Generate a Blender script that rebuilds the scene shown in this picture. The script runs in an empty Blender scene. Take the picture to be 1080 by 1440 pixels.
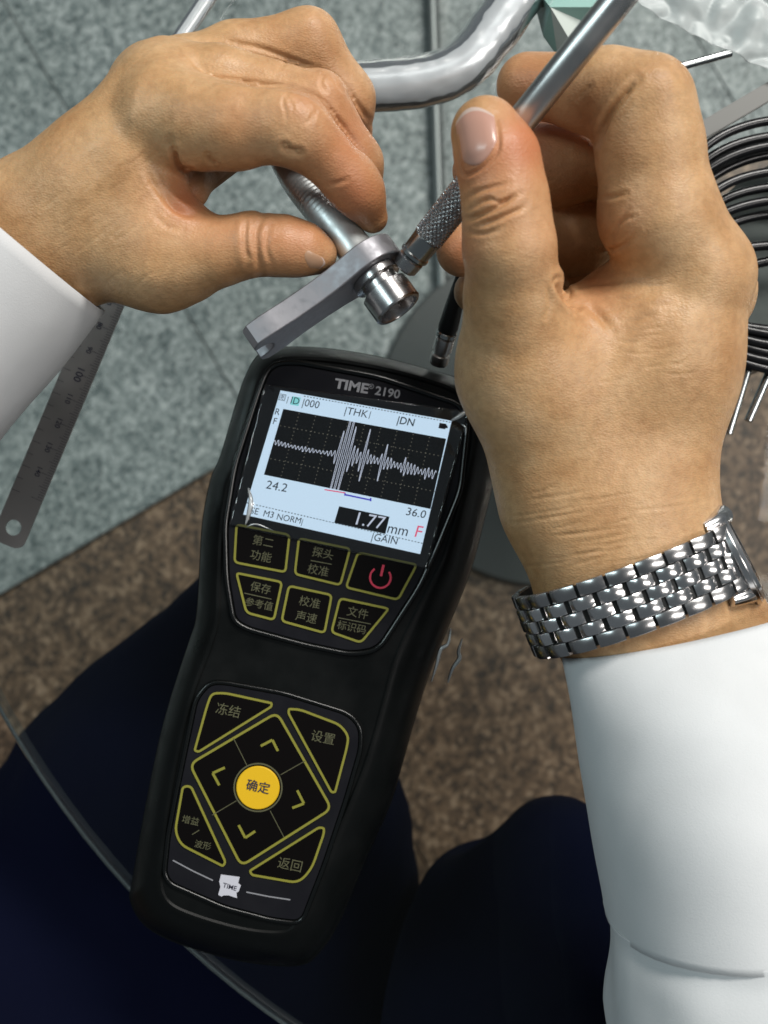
import bpy, bmesh, math, random
import numpy as np
from mathutils import Vector, Matrix
from mathutils.bvhtree import BVHTree

random.seed(7)
rng = np.random.default_rng(7)
S = bpy.context.scene
COL = S.collection

# ------------------------------------------------------------------ camera
# straight down over a round glass table whose top face is z = 0
H = 0.42            # camera height above the glass (m)
F = 1470.0          # focal length in pixels of the 1080 x 1440 photograph
cd = bpy.data.cameras.new('camera')
cam = bpy.data.objects.new('camera', cd)
COL.objects.link(cam)
cam.location = (0, 0, H)
cd.sensor_fit = 'VERTICAL'
cd.sensor_height = 36.0
cd.sensor_width = 27.0
cd.lens = 36.0 * F / 1440.0
cd.clip_start = 0.01
cd.clip_end = 50
cd.dof.use_dof = True
cd.dof.focus_distance = H - 0.075
cd.dof.aperture_fstop = 12.0
S.camera = cam

# ------------------------------------------------------------------ light
w = bpy.data.worlds.new('World')
S.world = w
w.use_nodes = True
wn = w.node_tree
wn.nodes.clear()
wo = wn.nodes.new('ShaderNodeOutputWorld')
wb = wn.nodes.new('ShaderNodeBackground')
wb.inputs['Color'].default_value = (0.80, 0.92, 1.0, 1)
wb.inputs['Strength'].default_value = 0.115
wn.links.new(wb.outputs[0], wo.inputs[0])


def area(name, loc, target, sx, sy, power, color):
    l = bpy.data.lights.new(name, 'AREA')
    l.shape = 'RECTANGLE'
    l.size, l.size_y = sx, sy
    l.energy = power
    l.color = color
    o = bpy.data.objects.new(name, l)
    COL.objects.link(o)
    o.location = loc
    o.rotation_euler = (Vector(target) - Vector(loc)).to_track_quat('-Z', 'Y').to_euler()
    return o


area('ceiling_light', (0.85, 1.48, 1.65), (0.05, 0, 0), 1.3, 0.5, 60, (1.0, 0.97, 0.92))
area('ceiling_light', (-1.35, 0.55, 1.5), (0, 0, 0), 0.4, 1.2, 11, (0.76, 0.95, 0.98))
area('ceiling_light', (1.3, -0.1, 1.6), (0.1, 0, 0), 0.35, 1.2, 15, (1.0, 0.96, 0.92))

S.view_settings.view_transform = 'Standard'
S.view_settings.look = 'None'
S.view_settings.exposure = 0.0
S.view_settings.gamma = 1.0
S.render.engine = 'CYCLES'
S.cycles.max_bounces = 8
S.cycles.transparent_max_bounces = 16
S.cycles.caustics_reflective = False
S.cycles.caustics_refractive = False
S.cycles.use_denoising = True


# ------------------------------------------------------------------ helpers
def W(px, py, z):
    """a point seen at photo pixel (px, py) and standing at height z"""
    s = (H - z) / F
    return Vector(((px - 540) * s, (720 - py) * s, z))


def sc(z):
    return (H - z) / F


def mat(name, color, rough=0.5, metal=0.0, **kw):
    m = bpy.data.materials.new(name)
    m.use_nodes = True
    b = m.node_tree.nodes['Principled BSDF']
    b.inputs['Base Color'].default_value = (*color, 1)
    b.inputs['Roughness'].default_value = rough
    b.inputs['Metallic'].default_value = metal
    for k, v in kw.items():
        b.inputs[k.replace('_', ' ')].default_value = v
    return m


def nd(m, t, **kw):
    n = m.node_tree.nodes.new(t)
    for k, v in kw.items():
        if hasattr(n, k):
            setattr(n, k, v)
        else:
            n.inputs[k.replace('_', ' ')].default_value = v
    return n


def lk(m, a, b):
    m.node_tree.links.new(a, b)


def bs(m):
    return m.node_tree.nodes['Principled BSDF']


def ramp(m, stops):
    r = m.node_tree.nodes.new('ShaderNodeValToRGB')
    e = r.color_ramp.elements
    while len(e) < len(stops):
        e.new(0.5)
    for el, (p, c) in zip(e, stops):
        el.position = p
        el.color = (*c, 1) if len(c) == 3 else c
    return r


def coords(m):
    return m.node_tree.nodes.new('ShaderNodeTexCoord').outputs['Object']


def add_bump(m, scale, strength, dist, kind='noise', detail=4):
    c = coords(m)
    if kind == 'noise':
        n = nd(m, 'ShaderNodeTexNoise', Scale=scale, Detail=detail)
        out = n.outputs['Fac']
    else:
        n = nd(m, 'ShaderNodeTexVoronoi', Scale=scale)
        out = n.outputs['Distance']
    lk(m, c, n.inputs['Vector'])
    b = nd(m, 'ShaderNodeBump', Strength=strength, Distance=dist)
    lk(m, out, b.inputs['Height'])
    lk(m, b.outputs[0], bs(m).inputs['Normal'])
    return m


def rough_noise(m, scale, lo, hi, stretch=None):
    c = coords(m)
    n = nd(m, 'ShaderNodeTexNoise', Scale=scale, Detail=5)
    if stretch:
        mp = nd(m, 'ShaderNodeMapping')
        mp.inputs['Scale'].default_value = stretch
        lk(m, c, mp.inputs['Vector'])
        c = mp.outputs[0]
    lk(m, c, n.inputs['Vector'])
    r = nd(m, 'ShaderNodeMapRange')
    r.inputs['From Min'].default_value = 0.3
    r.inputs['From Max'].default_value = 0.7
    r.inputs['To Min'].default_value = lo
    r.inputs['To Max'].default_value = hi
    lk(m, n.outputs['Fac'], r.inputs['Value'])
    lk(m, r.outputs[0], bs(m).inputs['Roughness'])
    return m


def clear_mat(name, tint, gloss=0.06, rough=0.05, gcol=(1, 1, 1), ior=1.45, haze=0.0, hazecol=(0.8, 0.85, 0.85)):
    """thin clear plastic or glass sheet: straight-through light plus a fresnel reflection"""
    m = bpy.data.materials.new(name)
    m.use_nodes = True
    t = m.node_tree
    t.nodes.clear()
    o = t.nodes.new('ShaderNodeOutputMaterial')
    tr = t.nodes.new('ShaderNodeBsdfTransparent')
    tr.inputs[0].default_value = (*tint, 1)
    gl = t.nodes.new('ShaderNodeBsdfGlossy')
    gl.inputs['Color'].default_value = (*gcol, 1)
    gl.inputs['Roughness'].default_value = rough
    fr = t.nodes.new('ShaderNodeFresnel')
    fr.inputs[0].default_value = ior
    ad = t.nodes.new('ShaderNodeMath')
    ad.operation = 'ADD'
    ad.use_clamp = True
    ad.inputs[1].default_value = gloss
    t.links.new(fr.outputs[0], ad.inputs[0])
    base = tr.outputs[0]
    if haze > 0:
        df = t.nodes.new('ShaderNodeBsdfDiffuse')
        df.inputs[0].default_value = (*hazecol, 1)
        mx0 = t.nodes.new('ShaderNodeMixShader')
        mx0.inputs[0].default_value = haze
        t.links.new(tr.outputs[0], mx0.inputs[1])
        t.links.new(df.outputs[0], mx0.inputs[2])
        base = mx0.outputs[0]
    mx = t.nodes.new('ShaderNodeMixShader')
    t.links.new(ad.outputs[0], mx.inputs[0])
    t.links.new(base, mx.inputs[1])
    t.links.new(gl.outputs[0], mx.inputs[2])
    t.links.new(mx.outputs[0], o.inputs[0])
    return m


def emit(name, color, strength):
    m = bpy.data.materials.new(name)
    m.use_nodes = True
    b = bs(m)
    b.inputs['Base Color'].default_value = (0.02, 0.02, 0.02, 1)
    b.inputs['Roughness'].default_value = 0.25
    b.inputs['Emission Color'].default_value = (*color, 1)
    b.inputs['Emission Strength'].default_value = strength
    return m


def link(name, me, material=None, parent=None, smooth=False):
    o = bpy.data.objects.new(name, me)
    COL.objects.link(o)
    if material is not None and not me.materials:
        me.materials.append(material)
    if parent is not None:
        o.parent = parent
        o.matrix_parent_inverse = (WM(parent)).inverted()
    if smooth:
        me.polygons.foreach_set('use_smooth', [True] * len(me.polygons))
    return o


def WM(o):
    m = Matrix.LocRotScale(o.location, o.rotation_euler, o.scale)
    if o.parent:
        m = WM(o.parent) @ o.matrix_parent_inverse @ m
    return m


def obj(name, verts, faces, material=None, parent=None, smooth=False, bevel=0, seg=2, sharp=40):
    me = bpy.data.meshes.new(name)
    me.from_pydata([tuple(v) for v in verts], [], faces)
    me.update()
    o = link(name, me, material, parent, smooth)
    if bevel:
        b = o.modifiers.new('bevel', 'BEVEL')
        b.width = bevel
        b.segments = seg
        b.limit_method = 'ANGLE'
        b.angle_limit = math.radians(35)
    if smooth and sharp < 180:
        me.set_sharp_from_angle(angle=math.radians(sharp))
    return o


def bmobj(name, bm, material=None, parent=None, smooth=False, sharp=40):
    me = bpy.data.meshes.new(name)
    bmesh.ops.recalc_face_normals(bm, faces=bm.faces)
    bm.to_mesh(me)
    bm.free()
    o = link(name, me, material, parent, smooth)
    if smooth and sharp < 180:
        me.set_sharp_from_angle(angle=math.radians(sharp))
    return o


def empty(name, loc, label, cat, group=None):
    o = bpy.data.objects.new(name, None)
    COL.objects.link(o)
    o.empty_display_size = 0.01
    o.location = loc
    return tag(o, label, cat, group)


def tag(o, label, cat, group=None):
    o['label'] = label
    o['category'] = cat
    if group:
        o['group'] = group
    return o


def catmull(pts, n, closed=False):
    P = np.array(pts, float)
    N = len(P)
    out = []
    segs = N if closed else N - 1
    for i in range(segs):
        if closed:
            p0, p1, p2, p3 = P[(i - 1) % N], P[i], P[(i + 1) % N], P[(i + 2) % N]
        else:
            p0, p1, p2, p3 = P[max(i - 1, 0)], P[i], P[i + 1], P[min(i + 2, N - 1)]
        for k in range(n):
            t = k / n
            out.append(0.5 * ((2 * p1) + (-p0 + p2) * t + (2 * p0 - 5 * p1 + 4 * p2 - p3) * t * t
                              + (-p0 + 3 * p1 - 3 * p2 + p3) * t ** 3))
    if not closed:
        out.append(P[-1])
    return np.array(out)


def frames(path):
    P = np.array(path, float)
    T = np.gradient(P, axis=0)
    T /= np.linalg.norm(T, axis=1)[:, None] + 1e-12
    up = np.array([0, 0, 1.0])
    if abs(T[0] @ up) > 0.9:
        up = np.array([1.0, 0, 0])
    A = []
    a = up - T[0] * (up @ T[0])
    a /= np.linalg.norm(a)
    for i in range(len(P)):
        a = a - T[i] * (a @ T[i])
        a /= np.linalg.norm(a)
        A.append(a)
    A = np.array(A)
    B = np.cross(T, A)
    return P, T, A, B


def tube_data(path, radii, n=12, caps=True):
    P, T, A, B = frames(path)
    if np.isscalar(radii):
        radii = np.full(len(P), radii)
    v, f = [], []
    for i in range(len(P)):
        for k in range(n):
            th = 2 * math.pi * k / n
            v.append(P[i] + radii[i] * (math.cos(th) * B[i] + math.sin(th) * A[i]))
    for i in range(len(P) - 1):
        for k in range(n):
            a = i * n + k
            b = i * n + (k + 1) % n
            f.append((a, b, b + n, a + n))
    if caps:
        f.append(tuple(range(n - 1, -1, -1)))
        f.append(tuple((len(P) - 1) * n + k for k in range(n)))
    return v, f


def tube(name, path, radii, material, parent=None, n=14, caps=True):
    v, f = tube_data(path, radii, n, caps)
    return obj(name, v, f, material, parent, smooth=True, sharp=50)


def lathe(name, p0, axis, profile, material, parent=None, n=40, closed=False):
    """profile: list of (distance along axis, radius)"""
    axis = Vector(axis).normalized()
    q = axis.to_track_quat('Z', 'Y').to_matrix()
    v, f = [], []
    for d, r in profile:
        for k in range(n):
            th = 2 * math.pi * k / n
            v.append(Vector(p0) + q @ Vector((r * math.cos(th), r * math.sin(th), d)))
    m = len(profile)
    for i in range(m - 1 + (1 if closed else 0)):
        for k in range(n):
            a, b = i * n + k, i * n + (k + 1) % n
            j = ((i + 1) % m) * n
            f.append((a, b, j + (k + 1) % n, j + k))
    if not closed:
        f.append(tuple(range(n - 1, -1, -1)))
        f.append(tuple((m - 1) * n + k for k in range(n)))
    return obj(name, v, f, material, parent, smooth=True, sharp=32)


def round_poly(pts, r, n=6):
    """rounded corners; r scalar or per-corner list (pixels)"""
    out = []
    N = len(pts)
    for i in range(N):
        p = np.array(pts[i], float)
        a = np.array(pts[i - 1], float) - p
        b = np.array(pts[(i + 1) % N], float) - p
        la, lb = np.linalg.norm(a), np.linalg.norm(b)
        a /= la
        b /= lb
        rr = r[i] if hasattr(r, '__len__') else r
        t = min(rr, la * 0.48, lb * 0.48)
        for k in range(n + 1):
            s = k / n
            out.append((1 - s) ** 2 * (p + a * t) + 2 * s * (1 - s) * p + s ** 2 * (p + b * t))
    return np.array(out)


def offset_poly(P, d):
    """inset a closed outline by d (towards its inside)"""
    P = np.array(P, float)
    nx, pv = np.roll(P, -1, 0), np.roll(P, 1, 0)
    area2 = np.sum(P[:, 0] * nx[:, 1] - nx[:, 0] * P[:, 1])
    t1 = P - pv
    t2 = nx - P
    t1 /= np.linalg.norm(t1, axis=1)[:, None] + 1e-9
    t2 /= np.linalg.norm(t2, axis=1)[:, None] + 1e-9
    n1 = np.stack([-t1[:, 1], t1[:, 0]], 1)
    n2 = np.stack([-t2[:, 1], t2[:, 0]], 1)
    n = n1 + n2
    n /= np.linalg.norm(n, axis=1)[:, None] + 1e-9
    c = np.clip((n * n1).sum(1), 0.4, 1)
    s = 1 if area2 > 0 else -1
    return P + s * n * (d / c)[:, None]


def prism(name, pts, z0, z1, material, parent=None, bevel=0.0, smooth=False):
    P = [W(p[0], p[1], z1) for p in pts]
    n = len(P)
    v = [Vector((p.x, p.y, z0)) for p in P] + P
    f = [tuple(range(n, 2 * n))]
    f.append(tuple(range(n - 1, -1, -1)))
    for i in range(n):
        j = (i + 1) % n
        f.append((i, j, n + j, n + i))
    bm = bmesh.new()
    bv = [bm.verts.new(x) for x in v]
    for q in f:
        bm.faces.new([bv[i] for i in q])
    o = bmobj(name, bm, material, parent, smooth=smooth)
    if bevel:
        b = o.modifiers.new('bevel', 'BEVEL')
        b.width = bevel
        b.segments = 2
        b.limit_method = 'ANGLE'
        b.angle_limit = math.radians(50)
    return o


def ring(name, outer, inner, z0, z1, material, parent=None):
    n = len(outer)
    v = []
    for P, z in ((outer, z0), (outer, z1), (inner, z1), (inner, z0)):
        zz = z1
        for p in P:
            q = W(p[0], p[1], zz)
            v.append((q.x, q.y, z))
    f = []
    for a, b in ((0, 1), (1, 2), (2, 3), (3, 0)):
        for i in range(n):
            j = (i + 1) % n
            f.append((a * n + i, a * n + j, b * n + j, b * n + i))
    me = bpy.data.meshes.new(name)
    me.from_pydata(v, [], f)
    bm = bmesh.new()
    bm.from_mesh(me)
    bpy.data.meshes.remove(me)
    return bmobj(name, bm, material, parent)


def ribbon(name, pts, width, z, material, parent=None, thick=0.00006, closed=False):
    """flat printed line through pixel points"""
    P = np.array(pts, float)
    T = np.gradient(P, axis=0)
    T /= np.linalg.norm(T, axis=1)[:, None] + 1e-9
    Nn = np.stack([-T[:, 1], T[:, 0]], 1) * width / 2
    v, f = [], []
    for p, n in zip(P, Nn):
        v += [W(*(p + n), z), W(*(p - n), z)]
    for i in range(len(P) - 1):
        f.append((2 * i, 2 * i + 1, 2 * i + 3, 2 * i + 2))
    return obj(name, v, f, material, parent)


def dashes(name, segs, width, z, material, parent=None):
    """many straight printed strokes as one part; segs = [(x0,y0,x1,y1)]"""
    v, f = [], []
    for x0, y0, x1, y1 in segs:
        d = np.array([x1 - x0, y1 - y0], float)
        L = np.linalg.norm(d) + 1e-9
        n = np.array([-d[1], d[0]]) / L * width / 2
        b = len(v)
        for p in ((x0 + n[0], y0 + n[1]), (x0 - n[0], y0 - n[1]), (x1 - n[0], y1 - n[1]), (x1 + n[0], y1 + n[1])):
            v.append(W(p[0], p[1], z))
        f.append((b, b + 1, b + 2, b + 3))
    return obj(name, v, f, material, parent)


def text(name, s, px, py, h, e1, e2, z, material, parent=None, bold=0.0, align='CENTER', xs=1.0):
    """lettering centred at a photo pixel; e1 / e2 are the pixel directions of the writing and of its upstroke"""
    cu = bpy.data.curves.new(name, 'FONT')
    cu.body = s
    cu.size = 1.0
    cu.align_x = align
    cu.align_y = 'CENTER'
    cu.offset = bold
    cu.resolution_u = 3
    cu.space_line = 0.95
    t = bpy.data.objects.new(name, cu)
    COL.objects.link(t)
    dg = bpy.context.evaluated_depsgraph_get()
    me = bpy.data.meshes.new_from_object(t.evaluated_get(dg))
    bpy.data.objects.remove(t)
    bpy.data.curves.remove(cu)
    n = len(me.vertices)
    co = np.empty(n * 3)
    me.vertices.foreach_get('co', co)
    co = co.reshape(-1, 3)
    e1 = np.array(e1, float)
    e2 = np.array(e2, float)
    e1 /= np.linalg.norm(e1)
    e2 /= np.linalg.norm(e2)
    for i in range(n):
        q = np.array([px, py]) + co[i, 0] * h * xs * e1 + co[i, 1] * h * e2
        me.vertices[i].co = W(q[0], q[1], z)
    me.materials.clear()
    return link(name, me, material, parent)


# ------------------------------------------------------------------ implicit surfaces for the hands
class Field:
    """signed distance grid of smoothly joined tapered limbs"""

    def __init__(self, lo, hi, h):
        self.h = h
        self.lo = np.array(lo)
        n = np.ceil((np.array(hi) - self.lo) / h).astype(int) + 1
        self.n = n
        self.ax = [self.lo[i] + h * np.arange(n[i]) for i in range(3)]

    def blank(self):
        return np.full(self.n, 0.06, np.float32)

    def window(self, lo, hi):
        sl = []
        for i in range(3):
            a = int(np.clip((lo[i] - self.lo[i]) / self.h, 0, self.n[i]))
            b = int(np.clip((hi[i] - self.lo[i]) / self.h + 2, 0, self.n[i]))
            sl.append(slice(a, max(b, a)))
        return tuple(sl)

    def cone(self, arr, a, ra, b, rb, k, flat=1.0, mode='add'):
        a, b = np.array(a), np.array(b)
        m = k + 0.006
        lo = np.minimum(a - ra, b - rb) - m
        hi = np.maximum(a + ra, b + rb) + m
        w_ = self.window(lo, hi)
        x = self.ax[0][w_[0]][:, None, None].astype(np.float32)
        y = self.ax[1][w_[1]][None, :, None].astype(np.float32)
        z = self.ax[2][w_[2]][None, None, :].astype(np.float32)
        ba = b - a
        L2 = float(ba @ ba) + 1e-12
        px, py, pz = x - a[0], y - a[1], z - a[2]
        t = np.clip((px * ba[0] + py * ba[1] + pz * ba[2]) / L2, 0, 1)
        dz = (pz - t * ba[2]) / flat
        d = np.sqrt((px - t * ba[0]) ** 2 + (py - t * ba[1]) ** 2 + dz ** 2) - (ra + (rb - ra) * t)
        cur = arr[w_]
        if mode == 'add':
            arr[w_] = smin(cur, d, k)
        else:
            arr[w_] = -smin(-cur, d, k)


def smin(a, b, k):
    if k <= 0:
        return np.minimum(a, b)
    h = np.clip(0.5 + 0.5 * (b - a) / k, 0, 1)
    return b + (a - b) * h - k * h * (1 - h)


def surface_nets(V, lo, h):
    ins = V < 0
    c = np.zeros(np.array(V.shape) - 1, np.int8)
    for dx in (0, 1):
        for dy in (0, 1):
            for dz in (0, 1):
                c += ins[dx:V.shape[0] - 1 + dx, dy:V.shape[1] - 1 + dy, dz:V.shape[2] - 1 + dz]
    mix = (c > 0) & (c < 8)
    I, J, K = np.nonzero(mix)
    idx = np.full(mix.shape, -1, np.int64)
    idx[I, J, K] = np.arange(len(I))
    acc = np.zeros((len(I), 3))
    cnt = np.zeros(len(I))
    cor = [(x, y, z) for x in (0, 1) for y in (0, 1) for z in (0, 1)]
    vals = {q: V[I + q[0], J + q[1], K + q[2]].astype(np.float64) for q in cor}
    for a in cor:
        for ax in range(3):
            if a[ax] == 0:
                b = tuple(a[i] + (1 if i == ax else 0) for i in range(3))
                va, vb = vals[a], vals[b]
                m = (va < 0) != (vb < 0)
                t = np.where(m, va / np.where(m, va - vb, 1), 0)
                p = np.array(a, float)[None] + t[:, None] * (np.array(b, float) - np.array(a, float))[None]
                acc[m] += p[m]
                cnt[m] += 1
    pos = (acc / cnt[:, None] + np.stack([I, J, K], 1)) * h + lo
    quads = []
    for ax in range(3):
        s0 = [slice(None)] * 3
        s1 = [slice(None)] * 3
        s0[ax] = slice(0, -1)
        s1[ax] = slice(1, None)
        A, B = ins[tuple(s0)], ins[tuple(s1)]
        e = A != B
        o1, o2 = [i for i in range(3) if i != ax]
        i_, j_, k_ = np.nonzero(e)
        P = np.stack([i_, j_, k_], 1)
        ok = (P[:, o1] > 0) & (P[:, o2] > 0) & (P[:, o1] < mix.shape[o1]) & (P[:, o2] < mix.shape[o2])
        P = P[ok]
        fl = A[tuple(P.T)]

        def cell(d1, d2):
            Q = P.copy()
            Q[:, o1] -= d1
            Q[:, o2] -= d2
            return idx[tuple(Q.T)]
        q = np.stack([cell(1, 1), cell(0, 1), cell(0, 0), cell(1, 0)], 1)
        if ax == 1:
            fl = ~fl
        q[~fl] = q[~fl][:, ::-1]
        quads.append(q)
    return pos, np.concatenate(quads)


def mesh_np(name, verts, quads):
    me = bpy.data.meshes.new(name)
    me.vertices.add(len(verts))
    me.vertices.foreach_set('co', np.asarray(verts, np.float32).ravel())
    me.loops.add(quads.size)
    me.loops.foreach_set('vertex_index', quads.astype(np.int32).ravel())
    me.polygons.add(len(quads))
    me.polygons.foreach_set('loop_start', np.arange(0, quads.size, 4, dtype=np.int32))
    me.polygons.foreach_set('use_smooth', np.ones(len(quads), bool))
    me.update(calc_edges=True)
    me.validate()
    return me


def build_hand(name, palm, fingers, extra, k_palm, k_root, material, parent, h=0.0009, cuts=(), seam=0.0006):
    """palm and fingers: lists of ((px,py,z), r_px, (px,py,z), r_px[, flat])"""
    allp = palm + [c for f in fingers for c in f] + extra
    lo, hi = np.full(3, 9.0), np.full(3, -9.0)
    conv = {}
    for c in allp + list(cuts):
        a, b = np.array(W(*c[0])), np.array(W(*c[2]))
        ra, rb = c[1] * sc(c[0][2]), c[3] * sc(c[2][2])
        conv[id(c)] = (a, ra, b, rb, c[4] if len(c) > 4 else 1.0)
    for c in allp:
        a, ra, b, rb, fl = conv[id(c)]
        lo = np.minimum(lo, np.minimum(a - ra, b - rb))
        hi = np.maximum(hi, np.maximum(a + ra, b + rb))
    g = Field(lo - 0.004, hi + 0.004, h)
    base = g.blank()
    for c in palm:
        g.cone(base, *conv[id(c)][:4], k_palm, conv[id(c)][4])
    total = base.copy()
    for f in fingers:
        fa = g.blank()
        for c in f:
            g.cone(fa, *conv[id(c)][:4], 0.004, conv[id(c)][4])
        total = smin(total, smin(base, fa, k_root), seam)
    for c in extra:
        g.cone(total, *conv[id(c)][:4], 0.003, conv[id(c)][4])
    for c in cuts:
        g.cone(total, *conv[id(c)][:4], 0.003, conv[id(c)][4], mode='cut')
    v, q = surface_nets(total, g.lo, h)
    me = mesh_np(name, v, q)
    o = link(name, me, material, parent)
    sm = o.modifiers.new('smooth', 'SMOOTH')
    sm.factor = 0.5
    sm.iterations = 3
    sb = o.modifiers.new('subsurf', 'SUBSURF')
    sb.levels = sb.render_levels = 1
    dg = bpy.context.evaluated_depsgraph_get()
    m2 = bpy.data.meshes.new_from_object(o.evaluated_get(dg))
    o.modifiers.clear()
    o.data = m2
    bpy.data.meshes.remove(me)
    m2.name = name
    return o


def get_co(me):
    a = np.empty(len(me.vertices) * 3, np.float32)
    me.vertices.foreach_get('co', a)
    return a.reshape(-1, 3).astype(np.float64)


def get_no(me):
    a = np.empty(len(me.vertices) * 3, np.float32)
    me.vertices.foreach_get('normal', a)
    return a.reshape(-1, 3).astype(np.float64)


def seg_dist(P, line):
    best = np.full(len(P), 1e9)
    for a, b in zip(line[:-1], line[1:]):
        a, b = np.array(a, float), np.array(b, float)
        d = b - a
        t = np.clip(((P - a) @ d) / (d @ d + 1e-9), 0, 1)
        best = np.minimum(best, np.linalg.norm(P - a - t[:, None] * d, axis=1))
    return best


def visible_mask(co, no, px):
    """vertices of the near side of the hand"""
    key = (np.floor(px[:, 0] / 4).astype(int) + 500) * 4000 + np.floor(px[:, 1] / 4).astype(int) + 500
    o = np.argsort(key)
    uk, st = np.unique(key[o], return_index=True)
    mx = np.maximum.reduceat(co[o, 2], st)
    zmax = mx[np.searchsorted(uk, key)]
    return (co[:, 2] > zmax - 0.012) & (no[:, 2] > -0.1)


def detail_hand(o, creases, bumps, flush, tone=()):
    """carve skin folds into the surface: creases = (polyline px, depth mm, width px)"""
    me = o.data
    co, no = get_co(me), get_no(me)
    s = F / (H - co[:, 2])
    px = np.stack([540 + co[:, 0] * s, 720 - co[:, 1] * s], 1)
    vis = visible_mask(co, no, px)
    disp = np.zeros(len(co))
    for line, depth, wd in creases:
        L = catmull(line, 5) if len(line) > 2 else np.array(line, float)
        lo, hi = L.min(0) - wd * 5, L.max(0) + wd * 5
        m = vis & np.all(px > lo, 1) & np.all(px < hi, 1)
        if not m.any():
            continue
        d = seg_dist(px[m], L)
        # shallower towards both ends
        e0 = np.linalg.norm(px[m] - L[0], axis=1)
        e1 = np.linalg.norm(px[m] - L[-1], axis=1)
        tot = np.linalg.norm(np.diff(L, axis=0), axis=1).sum()
        fade = np.clip(np.minimum(e0, e1) / (0.22 * tot + 1e-6), 0.15, 1)
        disp[m] += fade * depth * 0.001 * (-np.exp(-(d / wd) ** 2) + 0.22 * np.exp(-((d - 2.1 * wd) / (1.1 * wd)) ** 2))
    for (cx, cy, rx, ry, ang, amt) in bumps:
        c, s_ = math.cos(math.radians(ang)), math.sin(math.radians(ang))
        dx, dy = px[:, 0] - cx, px[:, 1] - cy
        u, v_ = (dx * c + dy * s_) / rx, (-dx * s_ + dy * c) / ry
        m = vis
        disp[m] += amt * 0.001 * np.exp(-(u[m] ** 2 + v_[m] ** 2))
    co2 = co + no * disp[:, None]
    me.vertices.foreach_set('co', co2.astype(np.float32).ravel())
    fl = np.zeros(len(co))
    for (cx, cy, r, amt) in flush:
        fl += amt * np.exp(-((px[:, 0] - cx) ** 2 + (px[:, 1] - cy) ** 2) / (r * r))
    a = me.attributes.new('flush', 'FLOAT', 'POINT')
    a.data.foreach_set('value', np.clip(fl, 0, 1).astype(np.float32))
    me.update()
    return co2


def make_nail(hand, outline, dz, material, bulge=0.0006, rows=9, cols=11):
    """a fingernail plate laid over the hand's surface; outline = 4 pixel edges: base-left, base-right, tip-right, tip-left"""
    me = hand.data
    co = get_co(me)
    n = len(me.polygons)
    lv = np.empty(n * 4, np.int32)
    me.loops.foreach_get('vertex_index', lv)
    bvh = BVH[hand.name] if hand.name in BVH else BVHTree.FromPolygons(co.tolist(), lv.reshape(-1, 4).tolist())
    BVH[hand.name] = bvh
    bl, br, tr, tl = [np.array(q, float) for q in outline]
    v, f = [], []
    cam_p = Vector((0, 0, H))
    for i in range(rows):
        for j in range(cols):
            s, t = i / (rows - 1), j / (cols - 1)
            # rounded base and tip
            cs = 2 * t - 1
            ss = s * (1 - 0.24 * cs * cs) + (1 - s) * (0.26 * cs * cs)
            p = (bl * (1 - t) + br * t) * (1 - ss) + (tl * (1 - t) + tr * t) * ss
            d = (W(p[0], p[1], 0.0) - cam_p).normalized()
            hit, nr, _, _ = bvh.ray_cast(cam_p, d)
            if hit is None:
                hit, nr = W(p[0], p[1], 0.1), Vector((0, 0, 1))
                if v:
                    hit = Vector(v[-1]) - Vector((0, 0, 0.0006))
            edge = min(1, 4 * min(s, 1 - s)) * min(1, 4 * min(t, 1 - t))
            v.append(hit - d * (dz * 0.6 + bulge * edge))
    for i in range(rows - 1):
        for j in range(cols - 1):
            a = i * cols + j
            f.append((a, a + 1, a + cols + 1, a + cols))
    o = obj('fingernail', v, f, material, hand, smooth=True, sharp=180)
    o.data.materials.append(M['nail_tip'])
    for k, p in enumerate(o.data.polygons):
        if k // (cols - 1) >= rows - 2:
            p.material_index = 1
    sd = o.modifiers.new('solid', 'SOLIDIFY')
    sd.thickness = 0.0005
    sd.offset = -1
    ss_ = o.modifiers.new('subsurf', 'SUBSURF')
    ss_.levels = ss_.render_levels = 1
    return o


BVH = {}


def loft_rings(name, rings, material, parent=None, n=48, per=5, fold=0.0, foldscale=60, cap=True, seed=0, thick=0.0):
    """soft clothing: rings = ((px,py,z), dir px, half width px, half depth m)"""
    pts = []
    for (c, d, hw, hd) in rings:
        ctr = np.array(W(*c))
        dv = np.array([d[0], -d[1], d[2] if len(d) > 2 else 0.0], float)
        dv /= np.linalg.norm(dv)
        pts.append(np.concatenate([ctr, dv, [hw * sc(c[2]), hd]]))
    P = catmull(pts, per)
    v, f = [], []
    from mathutils import noise
    for row in P:
        ctr, dv, hw, hd = row[:3], row[3:6], row[6], row[7]
        dv = dv / np.linalg.norm(dv)
        side = np.cross(dv, [0, 0, 1.0])
        side /= np.linalg.norm(side)
        up = np.cross(side, dv)
        for k in range(n):
            th = 2 * math.pi * k / n
            p = ctr + side * hw * math.cos(th) + up * hd * math.sin(th)
            if fold:
                q = Vector(p * foldscale) + Vector((seed, 0, 0))
                a = noise.noise(q) + 0.5 * noise.noise(q * 2.3)
                nrm = side * math.cos(th) + up * math.sin(th)
                p = p + nrm * a * fold
            v.append(p)
    m = len(P)
    for i in range(m - 1):
        for k in range(n):
            a, b = i * n + k, i * n + (k + 1) % n
            f.append((a, a + n, b + n, b))
    if cap:
        f.append(tuple(range(n)))
        f.append(tuple((m - 1) * n + k for k in range(n - 1, -1, -1)))
    o = obj(name, v, f, material, parent, smooth=True, sharp=60)
    if thick:
        sd = o.modifiers.new('solid', 'SOLIDIFY')
        sd.thickness = thick
        sd.offset = -1
    return o


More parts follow.
